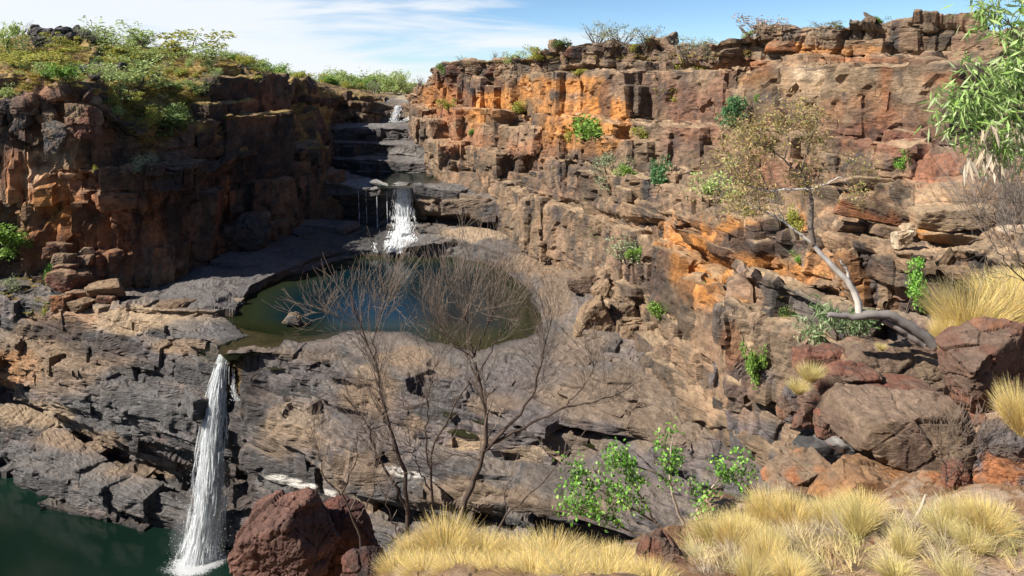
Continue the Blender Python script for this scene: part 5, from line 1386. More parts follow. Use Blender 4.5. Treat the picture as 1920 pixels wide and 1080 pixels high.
# --- hillside on the left: named ones first
HS = [(12,110,70,75,'pale','pale green tree cut by the left edge on the skyline','tree'),(38,52,40,34,'bare','leafless grey tree on the skyline left of the black boulder heap','tree'),
 (70,95,60,42,'wispy','thin grey bush directly below the left end of the black boulder heap',None),(40,125,95,45,'olive','wide yellow green bush low on the far left slope',None),
 (95,130,70,34,'olive','yellow green bush under the black boulder heap',None),(205,88,100,62,'pale','large pale green tree just right of the black boulder heap','tree'),
 (180,70,50,34,'wispy','wispy grey top of a bush behind the large pale green tree',None),(275,88,80,52,'pale','rounded pale green tree right of the largest hilltop tree','tree'),
 (335,105,90,55,'olive','broad yellow green tree on the skyline in the middle of the hill','tree'),(385,112,60,52,'pale','tall pale green tree at the right shoulder of the hill','tree'),
 (265,118,90,40,'olive','bright yellow green bush below the hilltop trees',None),(130,100,60,26,'olive','small olive bush on the slope under the boulder heap',None),
 (180,150,80,55,'pale','mint green bush in the centre of the hillside',None),(125,150,55,38,'green','fresh green bush above the spur rim',None),
 (255,165,80,60,'pale','pale green bush with thin trunks in the centre of the hillside',None),(225,205,75,75,'pale','tall mint green sapling at the lower edge of the hillside grass',None),
 (290,140,80,42,'pale','soft green bush right of centre on the hillside',None),(215,230,40,40,'pale','small blue green bush overhanging the slope edge',None),
 (430,115,46,28,'wispy','grey twiggy bush on the rim above the shaded cliff',None),(445,122,60,26,'olive','low olive bush on the rim above the shaded cliff',None),
 (345,258,86,62,'dark','gnarled dark green tree hanging over the shaded cliff','tree'),(300,228,70,52,'dark','dark bush on the slope left of the gnarled tree',None),
 (275,235,50,44,'olive','olive bush left of the dark slope bush',None),(415,172,44,34,'olive','bright bush sprouting on the ledge near the rim of the shaded cliff',None),(465,160,34,30,'olive','small green bush clinging under the shaded rim',None),
 (268,328,44,48,'greyg','grey green bush on the narrow ledge in mid cliff at left',None),(182,288,28,28,'greyg','small silvery bush on the left cliff below the spur',None),(178,328,16,22,'olive','tiny green bush on the edge of the left ledge',None),
 (52,292,40,30,'olive','yellow green clump in the gap of the left cliff',None),(30,465,95,62,'green','wide green bush on the rubble slope at the left edge',None),(62,470,46,44,'green','upright green bush beside the red rubble heap',None),
 (82,532,40,44,'vivid','vivid lime green bush at the foot of the rubble heap',None),(90,600,34,30,'olive','small dull green bush on the edge above the gorge wall',None),(180,420,14,18,'green','tiny green sprig on the orange part of the left cliff',None),
 (20,545,40,32,'greyg','grey green bush at the left edge above the gorge wall',None)]
for a, b, w, h, k, lb, ct in HS:
    shrub(a, b, w, h, k, lb, cat=ct or 'shrub', name='tree' if ct else 'shrub')
GRP = {'pale': 'pale green shrub among golden grass on the left hillside', 'olive': 'yellow green shrub among golden grass on the left hillside', 'dark': 'small dark shrub among golden grass on the left hillside',
       'wispy': 'thin grey twiggy shrub among golden grass on the left hillside', 'brown': 'dry brown shrub among golden grass on the left hillside'}
cnt = 0
for i in range(900):
    if cnt >= 74: break
    px = rp.uniform(0, 420); py = rp.uniform(70, 250)
    top = np.interp(px, [0, 60, 150, 200, 300, 420], [92, 74, 80, 92, 100, 122]); bot = np.interp(px, [0, 120, 200, 260, 340, 420], [185, 168, 200, 245, 240, 125])
    if py < top or py > bot: continue
    g = ground(px, py)
    if g is None or g[1] > 200 or g[1] < 112: continue
    k = rp.choice(['pale', 'pale', 'olive', 'olive', 'olive', 'dark', 'wispy', 'brown', 'pale'])
    s = rp.uniform(16, 40) * (1.0 if py < 140 else .75) * (.6 if k in ('dark', 'brown') else 1)
    shrub(px, py, s * rp.uniform(1, 1.5), s, k, GRP[k], k + ' shrubs on the left hillside', P=g); cnt += 1
# --- skyline trees behind the canyon
for i in range(66):
    px = rp.uniform(425, 800); k = rp.choice(['pale', 'olive', 'green', 'tall', 'pale', 'wispy'])
    base = np.interp(px, [420, 480, 560, 640, 700, 800], [120, 140, 158, 166, 170, 172])
    Y = rp.uniform(250, 330) if px > 560 else rp.uniform(190, 240)
    h = rp.uniform(18, 36) * (1.25 if k == 'tall' else 1)
    shrub(px, base + rp.uniform(-2, 5), h * rp.uniform(.9, 1.7), h, k, {'pale': 'pale green tree in the distant belt beyond the canyon head', 'olive': 'yellow green tree in the distant belt beyond the canyon head', 'green': 'fresh green tree in the distant belt beyond the canyon head',
          'tall': 'tall thin tree rising above the distant belt', 'wispy': 'grey sparse tree in the distant belt beyond the canyon head'}[k], k + ' trees of the distant belt', cat='tree', name='tree', Y=Y)
for i in range(90):
    px = rp.uniform(-60, 2000); k = rp.choice(['pale', 'olive', 'green'])
    if 420 < px < 560: continue
    Y = rp.uniform(420, 900); P = np.array([(px - 960) / F * Y, Y, -7.5])
    h = rp.uniform(4.0, 8) * F / Y
    if 560 < px < 800:
        shrub(px, 0, h * 1.6, h, k, k + ' tree far out on the plateau', k + ' trees far out on the plateau', cat='tree', name='tree', P=P)
# --- rim of the right cliff
RB_ = [(782,172,44,38,'bare','bare grey tree on the low rim at the head of the canyon'),(835,138,34,22,'green','green bush on the rim at the far left end of the orange cliff'),(868,120,26,26,'bare','bare twiggy bush on the rim above the orange cliff'),
 (925,118,34,28,'bare','leafless shrub standing in pale grass on the rim'),(968,116,50,36,'pale','sparse green tree on the rim left of the jagged rocks'),(1014,114,56,36,'olive','bright yellow green bush on the rim left of the jagged rocks'),
 (1060,90,36,32,'dark','small dark tree perched at the left of the jagged rim rocks'),(1118,84,56,52,'wispy','wispy tree at the left of the clump above the jagged rocks'),(1165,84,70,42,'wispy','dense grey green tree in the middle of the clump above the jagged rocks'),
 (1215,86,70,50,'wispy','wispy tree at the right of the clump above the jagged rocks'),(1187,98,22,24,'olive','small yellow green bush in front of the jagged rim rocks'),(1285,104,60,44,'wispy','sparse grey green tree left of the highest rim'),(1325,104,50,40,'wispy','sparse tree immediately left of the flat cap rock'),
 (1272,130,40,50,'olive','yellowish bush growing down the rim between the two rocky heads'),(1420,68,84,54,'pink','pinkish leafed tree leaning over the left end of the highest rim'),(1395,84,36,34,'pale','green lower bush under the pinkish leafed tree'),
 (1545,52,50,18,'wispy','faint wispy bush in the middle of the highest rim'),(1648,48,24,22,'green','small green sapling alone on the highest rim'),(1575,52,20,14,'olive','tiny green bush on the highest rim'),
 (1320,135,40,40,'olive','olive bush hanging beside the flat cap rock')]
for a, b, w, h, k, lb in RB_: shrub(a, b, w, h, k, lb, cat='tree' if 'tree' in lb or 'sapling' in lb else 'shrub', name='tree' if 'tree' in lb or 'sapling' in lb else 'shrub')
# --- ledges of the right cliff
RL = [(1060,268,40,36,'olive','olive bush on the ledge below the orange cliff band'),(1116,275,62,56,'green','big rounded bright bush on the ledge below the orange cliff band'),(1145,332,50,48,'greyg','pale grey green bush hanging below the big rounded bright bush'),
 (1160,334,34,26,'green','low green bush at the right foot of the hanging grey green bush'),(1232,362,40,56,'teal','dark blue green bush in the notch of the middle ledge'),(1336,382,62,76,'pale','large soft green bush on the ledge left of the pale trunked tree'),
 (1370,240,34,54,'teal','dark leafy bush in a cleft high in the right cliff'),(1427,205,20,24,'green','small bush in a cleft right of the dark leafy one'),(1707,318,36,34,'vivid','small bright green bush on the red block wall'),
 (1174,492,56,50,'greyg','pale bush on top of the squat brown pillar'),(1196,488,26,24,'green','green sprig on top of the tall orange edged pillar'),(1237,600,24,36,'green','small bush at the bottom of the dark cleft'),
 (1112,448,22,28,'green','tiny green bush on the smooth lower cliff'),(1210,292,26,26,'olive','small yellowish bush at the right end of the bushy ledge'),(1208,262,30,30,'olive','yellow green bush above the bushy ledge'),
 (1412,705,34,56,'green','drooping grassy bush on the side of the tall buttress'),(1476,605,26,40,'dark','dark scrub in a crack of the tall buttress'),(1702,578,66,104,'vivid','tall bright green leafy shrub standing against the flat ledge at right'),
 (1640,222,20,18,'olive','tiny olive tuft in the middle of the right cliff'),(1392,405,24,20,'olive','mossy green clump under the pale trunked tree crown'),(1480,440,40,50,'olive','hanging moss green bush under the ledge behind the pale trunk'),
 (1500,495,34,20,'green','small green creeper under the overhang behind the pale trunk'),(880,255,16,14,'green','tiny green bush at the lower left of the orange cliff'),(932,320,18,16,'green','tiny green bush on the dark left part of the cliff'),
 (970,212,34,30,'olive','olive tuft in the shadowed orange cliff'),(840,205,24,24,'olive','yellow green tuft near the highest waterfall'),(1085,140,30,14,'olive','grassy tuft under the jagged rim rocks'),(1270,190,34,26,'olive','yellow tuft on the purple wall'),
 (1330,545,16,14,'olive','small tuft in the middle of the orange face')]
for a, b, w, h, k, lb in RL:
    g = ground(a, b)
    if a == 1702 or g is None: shrub(a, b, w, h, k, lb, Y=45.2)
    else: shrub(a, b, w * 1.25, h * 1.25, k, lb, P=g * (1 - .35 / g[1]))

# --- grass tussocks
def tussock_mesh(seed, n, cols, bw=.006, spread=1.0, hgt=1.0, bend=.5, seg=3):
    rng = np.random.default_rng(seed)
    a = rng.uniform(0, 2 * math.pi, n); rr = np.sqrt(rng.uniform(0, 1, n)) * .30
    base = np.stack([np.cos(a) * rr, np.sin(a) * rr, np.zeros(n)], 1)
    a2 = a + rng.normal(0, .7, n); lean = rng.uniform(.05, 1.15, n) * spread
    d = np.stack([np.cos(a2) * lean, np.sin(a2) * lean, np.ones(n)], 1); d /= np.linalg.norm(d, axis=1, keepdims=True)
    L = rng.uniform(.45, 1.0, n)[:, None] * hgt
    side = np.cross(d, rng.normal(0, 1, (n, 3))); side /= np.linalg.norm(side, axis=1, keepdims=True)
    pts = []
    out = np.stack([np.cos(a2), np.sin(a2), -.5 * np.ones(n)], 1) + rng.normal(0, .25, (n, 3))
    for k in range(seg + 1):
        f = k / seg
        c = base + d * L * f + out * L * bend * .55 * f * f
        w = bw * (1 - .8 * f)
        pts.append(c - side * w / 2); pts.append(c + side * w / 2)
    V = np.stack(pts, 1).reshape(-1, 3); m = 2 * (seg + 1)
    Fq = []
    for k in range(seg):
        o = np.arange(n) * m + 2 * k
        Fq.append(np.stack([o, o + 1, o + 3, o + 2], 1))
    cc = np.array(cols, dtype=f32)[rng.integers(0, len(cols), n)] * rng.uniform(.75, 1.25, (n, 1))
    me = np_mesh('blades', V, np.concatenate(Fq), 4, np.repeat(cc, m, axis=0))
    me.materials.append(M_grass)
    return me
GOLD = [(.64, .49, .20), (.56, .42, .15), (.70, .56, .26), (.42, .31, .12), (.44, .41, .15), (.34, .29, .22)]
STRAW = [(.60, .50, .23), (.48, .42, .15), (.66, .55, .30), (.34, .34, .11), (.50, .38, .17), (.30, .24, .16)]
tg = [tussock_mesh(400 + i, 3400, GOLD, bw=.011, bend=.42) for i in range(3)]
ts = [tussock_mesh(410 + i, 1500, STRAW, bw=.011, spread=.95, bend=.45) for i in range(3)]
def tussock(px, py, w, h, label, group=None, Y=None, P=None, kind=0):
    g = P if P is not None else ground(px, py)
    if Y: g = P3(px, py, Y)
    if g is None: return
    s = g[1] / F
    o = bpy.data.objects.new('grass_tussock', (tg, ts)[kind][rp.randrange(3)]); COL.objects.link(o)
    o.location = (g[0], g[1], g[2] - .02); W_ = w * s / 1.9; o.scale = (W_, W_ * rp.uniform(.85, 1.1), h * s * 1.15)
    o.rotation_euler = (rp.uniform(-.08, .08), rp.uniform(-.08, .08), rp.uniform(0, 6.28))
    return setp(o, label, 'grass tussock', group)
tussock(1815,640,170,120,'biggest mound of golden grass on the bank beside the grey fallen trunk',Y=14.2)
tussock(1885,610,150,105,'golden grass mound at the right edge above the dark red boulder',Y=14.6)
tussock(1770,655,60,70,'small golden tuft at the left foot of the biggest grass mound',Y=13.9)
tussock(1925,560,120,60,'golden grass on the bank at the right edge, behind the two big mounds',Y=16)
tussock(1520,712,70,38,'small pale tuft of grass growing on the near rock pile',Y=12.6,kind=1)
tussock(1497,735,50,30,'lower pale tuft on the left side of the near rock pile',Y=12.5,kind=1)
tussock(1652,655,24,16,'little yellow green sprout on the wide rusty slab',Y=13.0,kind=1)
tussock(1915,810,90,100,'golden grass at the right edge over the stacked pair of rocks',Y=9.4)
# the row along the bottom edge
ORD = ['leftmost', 'second', 'third', 'fourth', 'fifth', 'sixth', 'seventh', 'eighth', 'ninth', 'tenth']
for row, (lst, Ys) in enumerate([([(775,1058,120,72),(835,1050,150,86),(905,1054,150,78),(970,1062,150,68),(1032,1068,150,62),(1092,1072,140,56),(1150,1076,140,56),(1205,1078,120,60),(1262,1080,100,66)], (6.1, 5.9, 5.8, 5.7, 5.6, 5.6, 5.5, 5.5, 5.5)),
                             ([(745,1090,110,80),(800,1092,150,66),(865,1090,160,66),(930,1096,160,62),(1000,1098,170,56),(1070,1100,170,54),(1135,1102,160,54),(1220,1104,150,56)], (5.5, 5.3, 5.2, 5.1, 5.0, 4.9, 4.9, 4.9))]):
    for i, (px, py, w, h) in enumerate(lst):
        lb = ('back' if row == 0 else 'front') + ' row of golden grass along the bottom edge, ' + ORD[i] + (' tussock' if i == 0 else ' tussock from the left')
        tussock(px, py, w * rp.uniform(.8, 1.05), h * rp.uniform(.62, .98), lb, 'golden tussocks along the bottom edge', Y=Ys[i])
n = 0
for i in range(600):
    if n >= 60: break
    px = rp.uniform(1300, 1920); py = rp.uniform(960, 1110)
    lim = np.interp(px, [1300, 1400, 1500, 1560, 1700, 1760, 1830, 1920], [1010, 990, 985, 935, 960, 985, 960, 935])
    if py < lim or (1715 < px < 1850 and py < 985): continue
    if px > 1790 and py > 1010 and rp.random() < .8: continue
    if 1650 < px < 1790 and rp.random() < .45: continue
    g = ground(min(px, 1918), min(py, 1076))
    if g is None: continue
    if py > 1076: g = P3(px, py, max(4.2, g[1] - (py - 1076) * .03))
    k = 0 if rp.random() < .45 else 1
    tussock(px, py, rp.uniform(60, 115), rp.uniform(40, 80), 'golden grass tussock on the near ground at the bottom right' if k == 0 else 'straw coloured loose tussock on the near ground at the bottom right', 'golden tussocks at the bottom right' if k == 0 else 'straw tussocks at the bottom right', P=g, kind=k); n += 1

# low dry grass of the hillside and ledges: nobody could count it
def scatter_grass(name, region, n, hgt, label, seed, cols, dens=None, bw=.10, nb=34):
    rng = np.random.default_rng(seed)
    base = tussock_mesh(seed, nb, cols, bw=bw, bend=.5, seg=2)
    co = np.empty(len(base.vertices) * 3, f32); base.vertices.foreach_get('co', co); co = co.reshape(-1, 3)
    li = np.empty(len(base.loops), np.int32); base.loops.foreach_get('vertex_index', li)
    Vs, Fs, Cs = [], [], []; off = 0; c0 = np.array(cols)
    tries = 0
    while len(Vs) < n and tries < n * 8:
        tries += 1
        px, py = rng.uniform(region[0], region[2]), rng.uniform(region[1], region[3])
        if dens and rng.random() > dens(px, py): continue
        i = int(py / 2) * ZW + int(px / 2)
        if zb_y[i] > 400: continue
        g = zb_p[i]
        s = rng.uniform(.6, 1.4) * hgt; a = rng.uniform(0, 6.28); ca, sa = math.cos(a), math.sin(a)
        v = co * s * np.array([1, 1, .75]); v = np.stack([v[:, 0] * ca - v[:, 1] * sa, v[:, 0] * sa + v[:, 1] * ca, v[:, 2]], 1) + g
        Vs.append(v); Fs.append(li + off); off += len(v)
        Cs.append(np.tile(c0[rng.integers(0, len(c0))] * rng.uniform(.8, 1.2), (len(v), 1)))
    me = np_mesh(name, np.concatenate(Vs), np.concatenate(Fs), 4, np.concatenate(Cs)); me.materials.append(M_grass)
    o = mobj(name, me); return setp(o, label, 'grass', None, 'stuff')
def dh(px, py):
    top = np.interp(px, [0, 60, 150, 200, 300, 420, 480], [78, 66, 70, 88, 94, 108, 128]); bot = np.interp(px, [0, 120, 200, 260, 340, 380, 430, 480], [185, 160, 185, 270, 260, 150, 122, 140])
    if not (top < py < bot): return 0
    return .35 + .65 * (math.sin(px * .06) * math.sin(py * .11 + px * .02) > -.2)
HG = [(.34, .25, .075), (.28, .19, .055), (.26, .24, .06), (.40, .30, .11), (.20, .17, .05)]
scatter_grass('hillside_grass', (0, 60, 480, 275), 2600, .75, 'low dry golden grass covering the left hillside between the shrubs', 501, HG, dh)
scatter_grass('rubble_grass', (0, 390, 110, 600), 160, .6, 'dry tufted grass on the rubble slope at the left edge', 502, HG)
def dr(px, py):
    b = np.interp(px, [850, 1050, 1300, 1420], [118, 112, 108, 100]); 
    return 1.0 if b - 6 < py < b + 5 else 0
scatter_grass('rim_grass', (855, 90, 1420, 135), 160, .6, 'pale dry grass fringing the rim of the right cliff', 503, [(.38, .30, .12), (.30, .26, .09)], dr)
LG = [(1240,130,50,20),(1210,150,40,16),(1260,165,40,14),(1470,180,60,30),(1600,180,120,20),(1540,215,30,14),(1620,225,40,10),(1440,250,20,10),(1250,250,60,20),(1200,270,60,20),(1330,330,20,10),(1760,210,60,20),(1630,320,40,8),(1500,510,80,8),(1620,180,120,20),(1470,560,10,40),(1060,300,40,8),(1450,475,20,10),(290,320,40,4),(240,325,20,3),(330,240,40,25),(240,250,40,20),(1300,150,60,30)]
def dl(px, py): return 1.0 if any(((px - a) / w) ** 2 + ((py - b) / h) ** 2 < 1 for a, b, w, h in LG) else 0
scatter_grass('ledge_grass', (200, 120, 1820, 600), 330, .42, 'thin dry grass growing on ledges of the cliffs', 504, [(.33, .27, .10), (.25, .22, .07), (.38, .30, .13)], dl)

def dn(px, py):
    lim = np.interp(px, [1300, 1400, 1500, 1560, 1700, 1760, 1830, 1920], [1000, 985, 1000, 955, 975, 940, 950, 940])
    return 0 if py < lim else .4 + .6 * (math.sin(px * .05 + py * .03) > -.1)
scatter_grass('loose_grass', (1300, 940, 1918, 1076), 420, .17, 'thin loose dry grass between the tussocks on the near ground', 505, [(.50,.40,.20),(.36,.33,.14),(.34,.29,.22),(.58,.48,.28)], dn, bw=.022, nb=60)
# --- big bare shrub in the centre foreground
def px_path(pts, Y): return np.array([P3(a, b, Y + (c[0] if c else 0)) for a, b, *c in pts])
def resample(P, n):
    d = np.r_[0, np.cumsum(np.linalg.norm(np.diff(P, axis=0), axis=1))]
    q = np.linspace(0, d[-1], n)
    return np.stack([np.interp(q, d, P[:, k]) for k in range(3)], 1)
def limb(acc, pts, Y, r0, r1, col, n=16, k=6, rng=None, wob=.012, rscale=1.0):
    P = resample(px_path(pts, Y), n)
    P = (P + np.r_[P[:1], P[:-1]] + np.r_[P[1:], P[-1:]]) / 3
    if rng is not None: P[1:-1] += rng.normal(0, wob, (n - 2, 3))
    r = np.linspace(r0, r1, n) * rscale
    tube(acc, P, r, col, k)
    return P, r
rng = np.random.default_rng(9)
YB = 9.0
WD = (.085, .062, .050)
def bare_shrub(label, limbs, tw, seed, Y=YB, lev=2, tcol=(.20, .155, .12)):
    rng = np.random.default_rng(seed)
    base = P3(limbs[0][0][0][0], limbs[0][0][0][1], Y)
    root = empty('bare_shrub', base); setp(root, label, 'shrub')
    T = Acc()
    for pts, r0, r1, ntw, L, up in limbs:
        B = Acc(); P, r = limb(B, pts, Y, r0, r1, WD, n=18, rng=rng, wob=.012, rscale=.72)
        m = B.mesh('stem', True); m.materials.append(M_bark)
        V = np.empty(len(m.vertices) * 3, f32); m.vertices.foreach_get('co', V); V = V.reshape(-1, 3) - base; m.vertices.foreach_set('co', V.ravel().astype(f32)); m.update()
        mobj('stem', m, None, root)
        tips = []
        for i in range(int(ntw * 1.5)):
            f = rng.uniform(.35, 1.0) ** .7; j = min(17, max(1, int(f * 17)))
            d = (P[j] - P[j - 1]); d /= np.linalg.norm(d)
            d = d + rng.normal(0, .42, 3) + np.array([0, 0, up])
            c_ = np.array(WD) * (1 - .7) + np.array(tcol) * .7
            branchy(T, P[j], d, L * rng.uniform(.6, 1.15), max(.0024, r[j] * .35), lev, rng, c_, tips, up=up * .5, spread=.33, nseg=6, kids=(2, 3), minr=.0021, shrink=.70, k=3, wig=.10)
    m = T.mesh('twigs'); m.materials.append(M_bark)
    V = np.empty(len(m.vertices) * 3, f32); m.vertices.foreach_get('co', V); V = V.reshape(-1, 3) - base; m.vertices.foreach_set('co', V.ravel().astype(f32)); m.update()
    mobj('twigs', m, None, root)
    return root
bare_shrub('large leafless shrub rising in front of the pool, its dense twiggy crown against the water', [
    ([(835,1045),(880,925),(905,862),(912,800),(905,740),(898,700),(888,672)], .060, .022, 10, .45, .25),
    ([(888,672),(880,630),(872,590),(880,560)], .020, .006, 26, .55, .35), ([(888,672),(905,630),(925,585),(935,555)], .018, .006, 26, .55, .35), ([(888,672),(850,645),(825,610),(812,590)], .015, .005, 18, .45, .3),
    ([(898,700),(925,650),(950,610),(965,590)], .013, .005, 16, .4, .3),
    ([(900,850),(960,795),(1000,740),(1015,680),(1030,620),(1035,590)], .036, .007, 22, .45, .25),
    ([(915,835),(985,800),(1060,762),(1120,755),(1165,735),(1195,715)], .030, .005, 16, .35, .25),
    ([(1060,762),(1100,720),(1115,690),(1110,670)], .014, .004, 14, .3, .3),
    ([(905,862),(850,850),(820,870)], .014, .005, 5, .25, .2)], None, 21)
bare_shrub('leafless shrub with dark leaning stems left of the largest bare shrub, before the pool', [
    ([(768,1050),(762,940),(758,880),(738,815),(716,750),(705,690),(690,640),(668,600),(655,560),(650,520)], .048, .008, 26, .5, .25),
    ([(765,960),(735,900),(705,850),(690,800),(672,770),(640,735)], .030, .007, 12, .45, .25),
    ([(705,690),(700,640),(712,590),(735,560)], .014, .005, 22, .42, .3), ([(690,640),(655,610),(620,590),(590,585)], .012, .004, 16, .35, .2),
    ([(758,880),(745,850),(720,820),(705,800)], .014, .006, 5, .3, .2)], None, 22, Y=9.1)
bare_shrub('slender leafless shrub standing between the two larger bare shrubs', [
    ([(808,1050),(812,930),(806,880),(818,820),(845,775),(872,730),(886,700)], .034, .009, 8, .35, .25),
    ([(806,880),(800,820),(803,760),(812,700),(815,660)], .020, .005, 12, .4, .3), ([(812,930),(785,880),(770,830),(760,790)], .015, .004, 8, .35, .3)], None, 23, Y=9.2)
bare_shrub('small dark dead shrub growing beside the dark red rocks', [
    ([(695,1100),(668,980),(640,930),(655,890),(672,850),(668,800)], .030, .005, 12, .30, .3), ([(640,930),(610,900),(600,860),(590,820)], .014, .004, 8, .28, .3), ([(668,980),(700,930),(705,880),(700,840)], .014, .004, 8, .25, .3)], None, 24, Y=8.9)
bare_shrub('low leafless shrub leaning right out of the golden grass row', [
    ([(895,1060),(950,960),(1000,925),(1040,880),(1060,850)], .022, .005, 10, .25, .2), ([(950,960),(945,925),(960,890)], .010, .004, 6, .2, .3), ([(780,1050),(745,1000),(720,930),(715,900)], .016, .004, 7, .25, .3)], None, 25, Y=8.0, lev=1)
bare_shrub('bare twiggy bush in front of the black hollow at the right', [
    ([(1775,905),(1772,870),(1760,830),(1740,800)], .016, .004, 16, .30, .25), ([(1775,905),(1800,860),(1830,835),(1860,820)], .014, .004, 16, .30, .2), ([(1772,870),(1785,830),(1795,800)], .010, .004, 12, .25, .3)], None, 26, Y=9.4)
bare_shrub('leafless grey bush reaching in from the right edge over the flat ledge', [
    ([(1990,620),(1940,540),(1905,480),(1880,420)], .014, .003, 11, .5, .1), ([(1940,540),(1890,500),(1850,440),(1830,400)], .010, .003, 10, .5, .1), ([(1985,560),(1930,450),(1900,380),(1890,340)], .010, .003, 9, .45, .1)], None, 27, Y=6.5, tcol=(.22, .18, .15))

# --- pale trunked tree on the right
def leafy_tree(label, limbs, Y, wood, leafcols, seed, name='tree', cat='tree', L=.35, leaf=.05, lw=.02, per=9, lev=2, tcol=None, spreadp=.5, upp=.2, droop=.2, minr=.003, fuzz=.05, cname='foliage'):
    rng = np.random.default_rng(seed)
    b0 = limbs[0][0][0]; base = P3(b0[0], b0[1], Y)
    root = empty(name, base); setp(root, label, cat)
    A = Acc(); T = Acc(); tips = []
    for pts, r0, r1, ntw, wc in limbs:
        P, r = limb(A, pts, Y, r0, r1, wc or wood, n=20, k=8, rng=rng, wob=.006)
        for i in range(ntw):
            f = rng.uniform(.3, 1.0) ** .7; j = min(19, max(1, int(f * 19)))
            d = (P[j] - P[j - 1]); d /= np.linalg.norm(d); d = d + rng.normal(0, spreadp, 3) + np.array([0, 0, upp])
            branchy(T, P[j], d, L * rng.uniform(.6, 1.2), max(minr, r[j] * .4), lev, rng, tcol or wood, tips, up=upp * .6, spread=.5, nseg=5, kids=(2, 3), minr=minr * .7, shrink=.7, k=3, wig=.14)
    tips = np.array(tips)
    Lf = Acc(); n = len(tips) * per
    Pn = np.repeat(tips, per, axis=0) + rng.normal(0, fuzz, (n, 3))
    leaves(Lf, Pn, leaf, lw, leafcols, rng, droop)
    for nm, ac, mt in (('trunk', A, M_bark), ('branches', T, M_bark), (cname, Lf, M_leaf)):
        m = ac.mesh(nm, nm != cname); m.materials.append(mt)
        V = np.empty(len(m.vertices) * 3, f32); m.vertices.foreach_get('co', V); V = V.reshape(-1, 3) - base; m.vertices.foreach_set('co', V.ravel().astype(f32)); m.update()
        mobj(nm, m, None, root)
    return root
PW_ = (.60, .55, .48); DK = (.15, .12, .10)
leafy_tree('crooked pale trunked tree with sparse yellowish leaves leaning over the right cliff', [
    ([(1745,645),(1715,618),(1680,598),(1640,590),(1612,588)], .10, .08, 0, (.26, .23, .20)),
    ([(1612,590),(1608,560),(1592,530),(1570,508),(1545,482),(1524,458)], .066, .044, 0, PW_),
    ([(1524,458),(1520,420),(1522,385),(1518,355),(1500,330)], .058, .026, 8, DK), ([(1524,458),(1500,440),(1470,415),(1440,400),(1415,388),(1385,372)], .030, .010, 10, PW_),
    ([(1518,355),(1480,355),(1440,358),(1400,348),(1375,330)], .024, .007, 14, PW_), ([(1500,330),(1470,300),(1440,275),(1420,262)], .020, .006, 18, DK),
    ([(1500,330),(1510,295),(1520,265),(1525,245)], .020, .006, 16, DK), ([(1518,355),(1550,345),(1575,330),(1590,345)], .016, .005, 8, PW_),
    ([(1440,358),(1425,320),(1405,290),(1395,270)], .013, .005, 14, DK), ([(1470,300),(1480,265),(1470,240)], .012, .005, 14, DK), ([(1415,388),(1395,400),(1380,395)], .010, .004, 3, PW_),
    ([(1592,530),(1588,505),(1572,485)], .030, .014, 0, (.5, .45, .40)), ([(1470,415),(1462,395),(1450,385)], .012, .004, 3, PW_)],
    13.5, DK, [(.34, .27, .09), (.26, .20, .06), (.40, .30, .14), (.30, .18, .09), (.22, .22, .07)], 31, L=.33, leaf=.075, lw=.026, per=4, fuzz=.08, tcol=(.25, .21, .17))
Lg = Acc(); rng = np.random.default_rng(4)
P, r = limb(Lg, [(1548,592),(1575,590),(1600,596),(1640,588),(1670,590),(1700,608),(1730,628),(1752,648)], 13.2, .045, .105, (.20, .18, .165), n=24, k=10, rng=rng, wob=.010)
P, r = limb(Lg, [(1650,598),(1680,612),(1705,628),(1735,648)], 13.25, .05, .07, (.24, .21, .19), n=12, k=8, rng=rng, wob=.008)
c0 = P3(1752, 648, 13.2); m = Lg.mesh('fallen_log', True); m.materials.append(M_bark)
V = np.empty(len(m.vertices) * 3, f32); m.vertices.foreach_get('co', V); V = V.reshape(-1, 3) - c0; m.vertices.foreach_set('co', V.ravel().astype(f32)); m.update()
o = mobj('fallen_log', m); o.location = c0; setp(o, 'grey weathered fallen trunk pointing left from the foot of the golden grass mound', 'log')
# dead pale stick and its broken stub in the near grass
for pts, r0, r1, lb in [([(1682,1085),(1690,1045),(1705,1000),(1722,960),(1738,922)], .022, .009, 'long bleached stick standing askew in the near dry grass'),
                         ([(1690,1075),(1712,1052),(1728,1038),(1738,1015)], .030, .008, 'short split white stick lying at the foot of the long bleached stick')]:
    A = Acc(); c0 = P3(pts[0][0], pts[0][1], 5.6); limb(A, pts, 5.6, r0, r1, (.42, .36, .30), n=12, k=6, rng=rng, wob=.004)
    m = A.mesh('dead_stick', True); m.materials.append(M_bark); V = np.empty(len(m.vertices) * 3, f32); m.vertices.foreach_get('co', V); V = V.reshape(-1, 3) - c0; m.vertices.foreach_set('co', V.ravel().astype(f32)); m.update()
    o = mobj('dead_stick', m); o.location = c0; setp(o, lb, 'stick')

# --- bright green leafy shrub at the bottom
leafy_tree('bright green broad leaved shrub in front of the rock platform at the bottom', [
    ([(1298,1040),(1300,1000),(1305,960),(1330,920),(1355,890)], .020, .006, 9, (.38, .30, .24)), ([(1298,1020),(1270,960),(1255,900),(1258,850),(1262,815)], .018, .005, 10, (.38, .30, .24)),
    ([(1290,1025),(1230,980),(1180,950),(1130,920),(1080,905)], .016, .005, 14, None), ([(1290,1025),(1240,1010),(1190,1000),(1120,960),(1060,940)], .014, .004, 12, None), ([(1255,900),(1215,880),(1170,870),(1150,850)], .010, .004, 8, None),
    ([(1330,920),(1370,900),(1395,895)], .008, .003, 4, None), ([(1230,980),(1200,930),(1180,890)], .010, .004, 8, None)],
    6.9, (.16, .12, .09), [(.13, .29, .04), (.18, .38, .06), (.10, .22, .03), (.26, .40, .09), (.09, .18, .04)], 41, name='shrub', cat='shrub', L=.15, leaf=.040, lw=.030, per=7, lev=1, minr=.002, fuzz=.035, droop=.4)
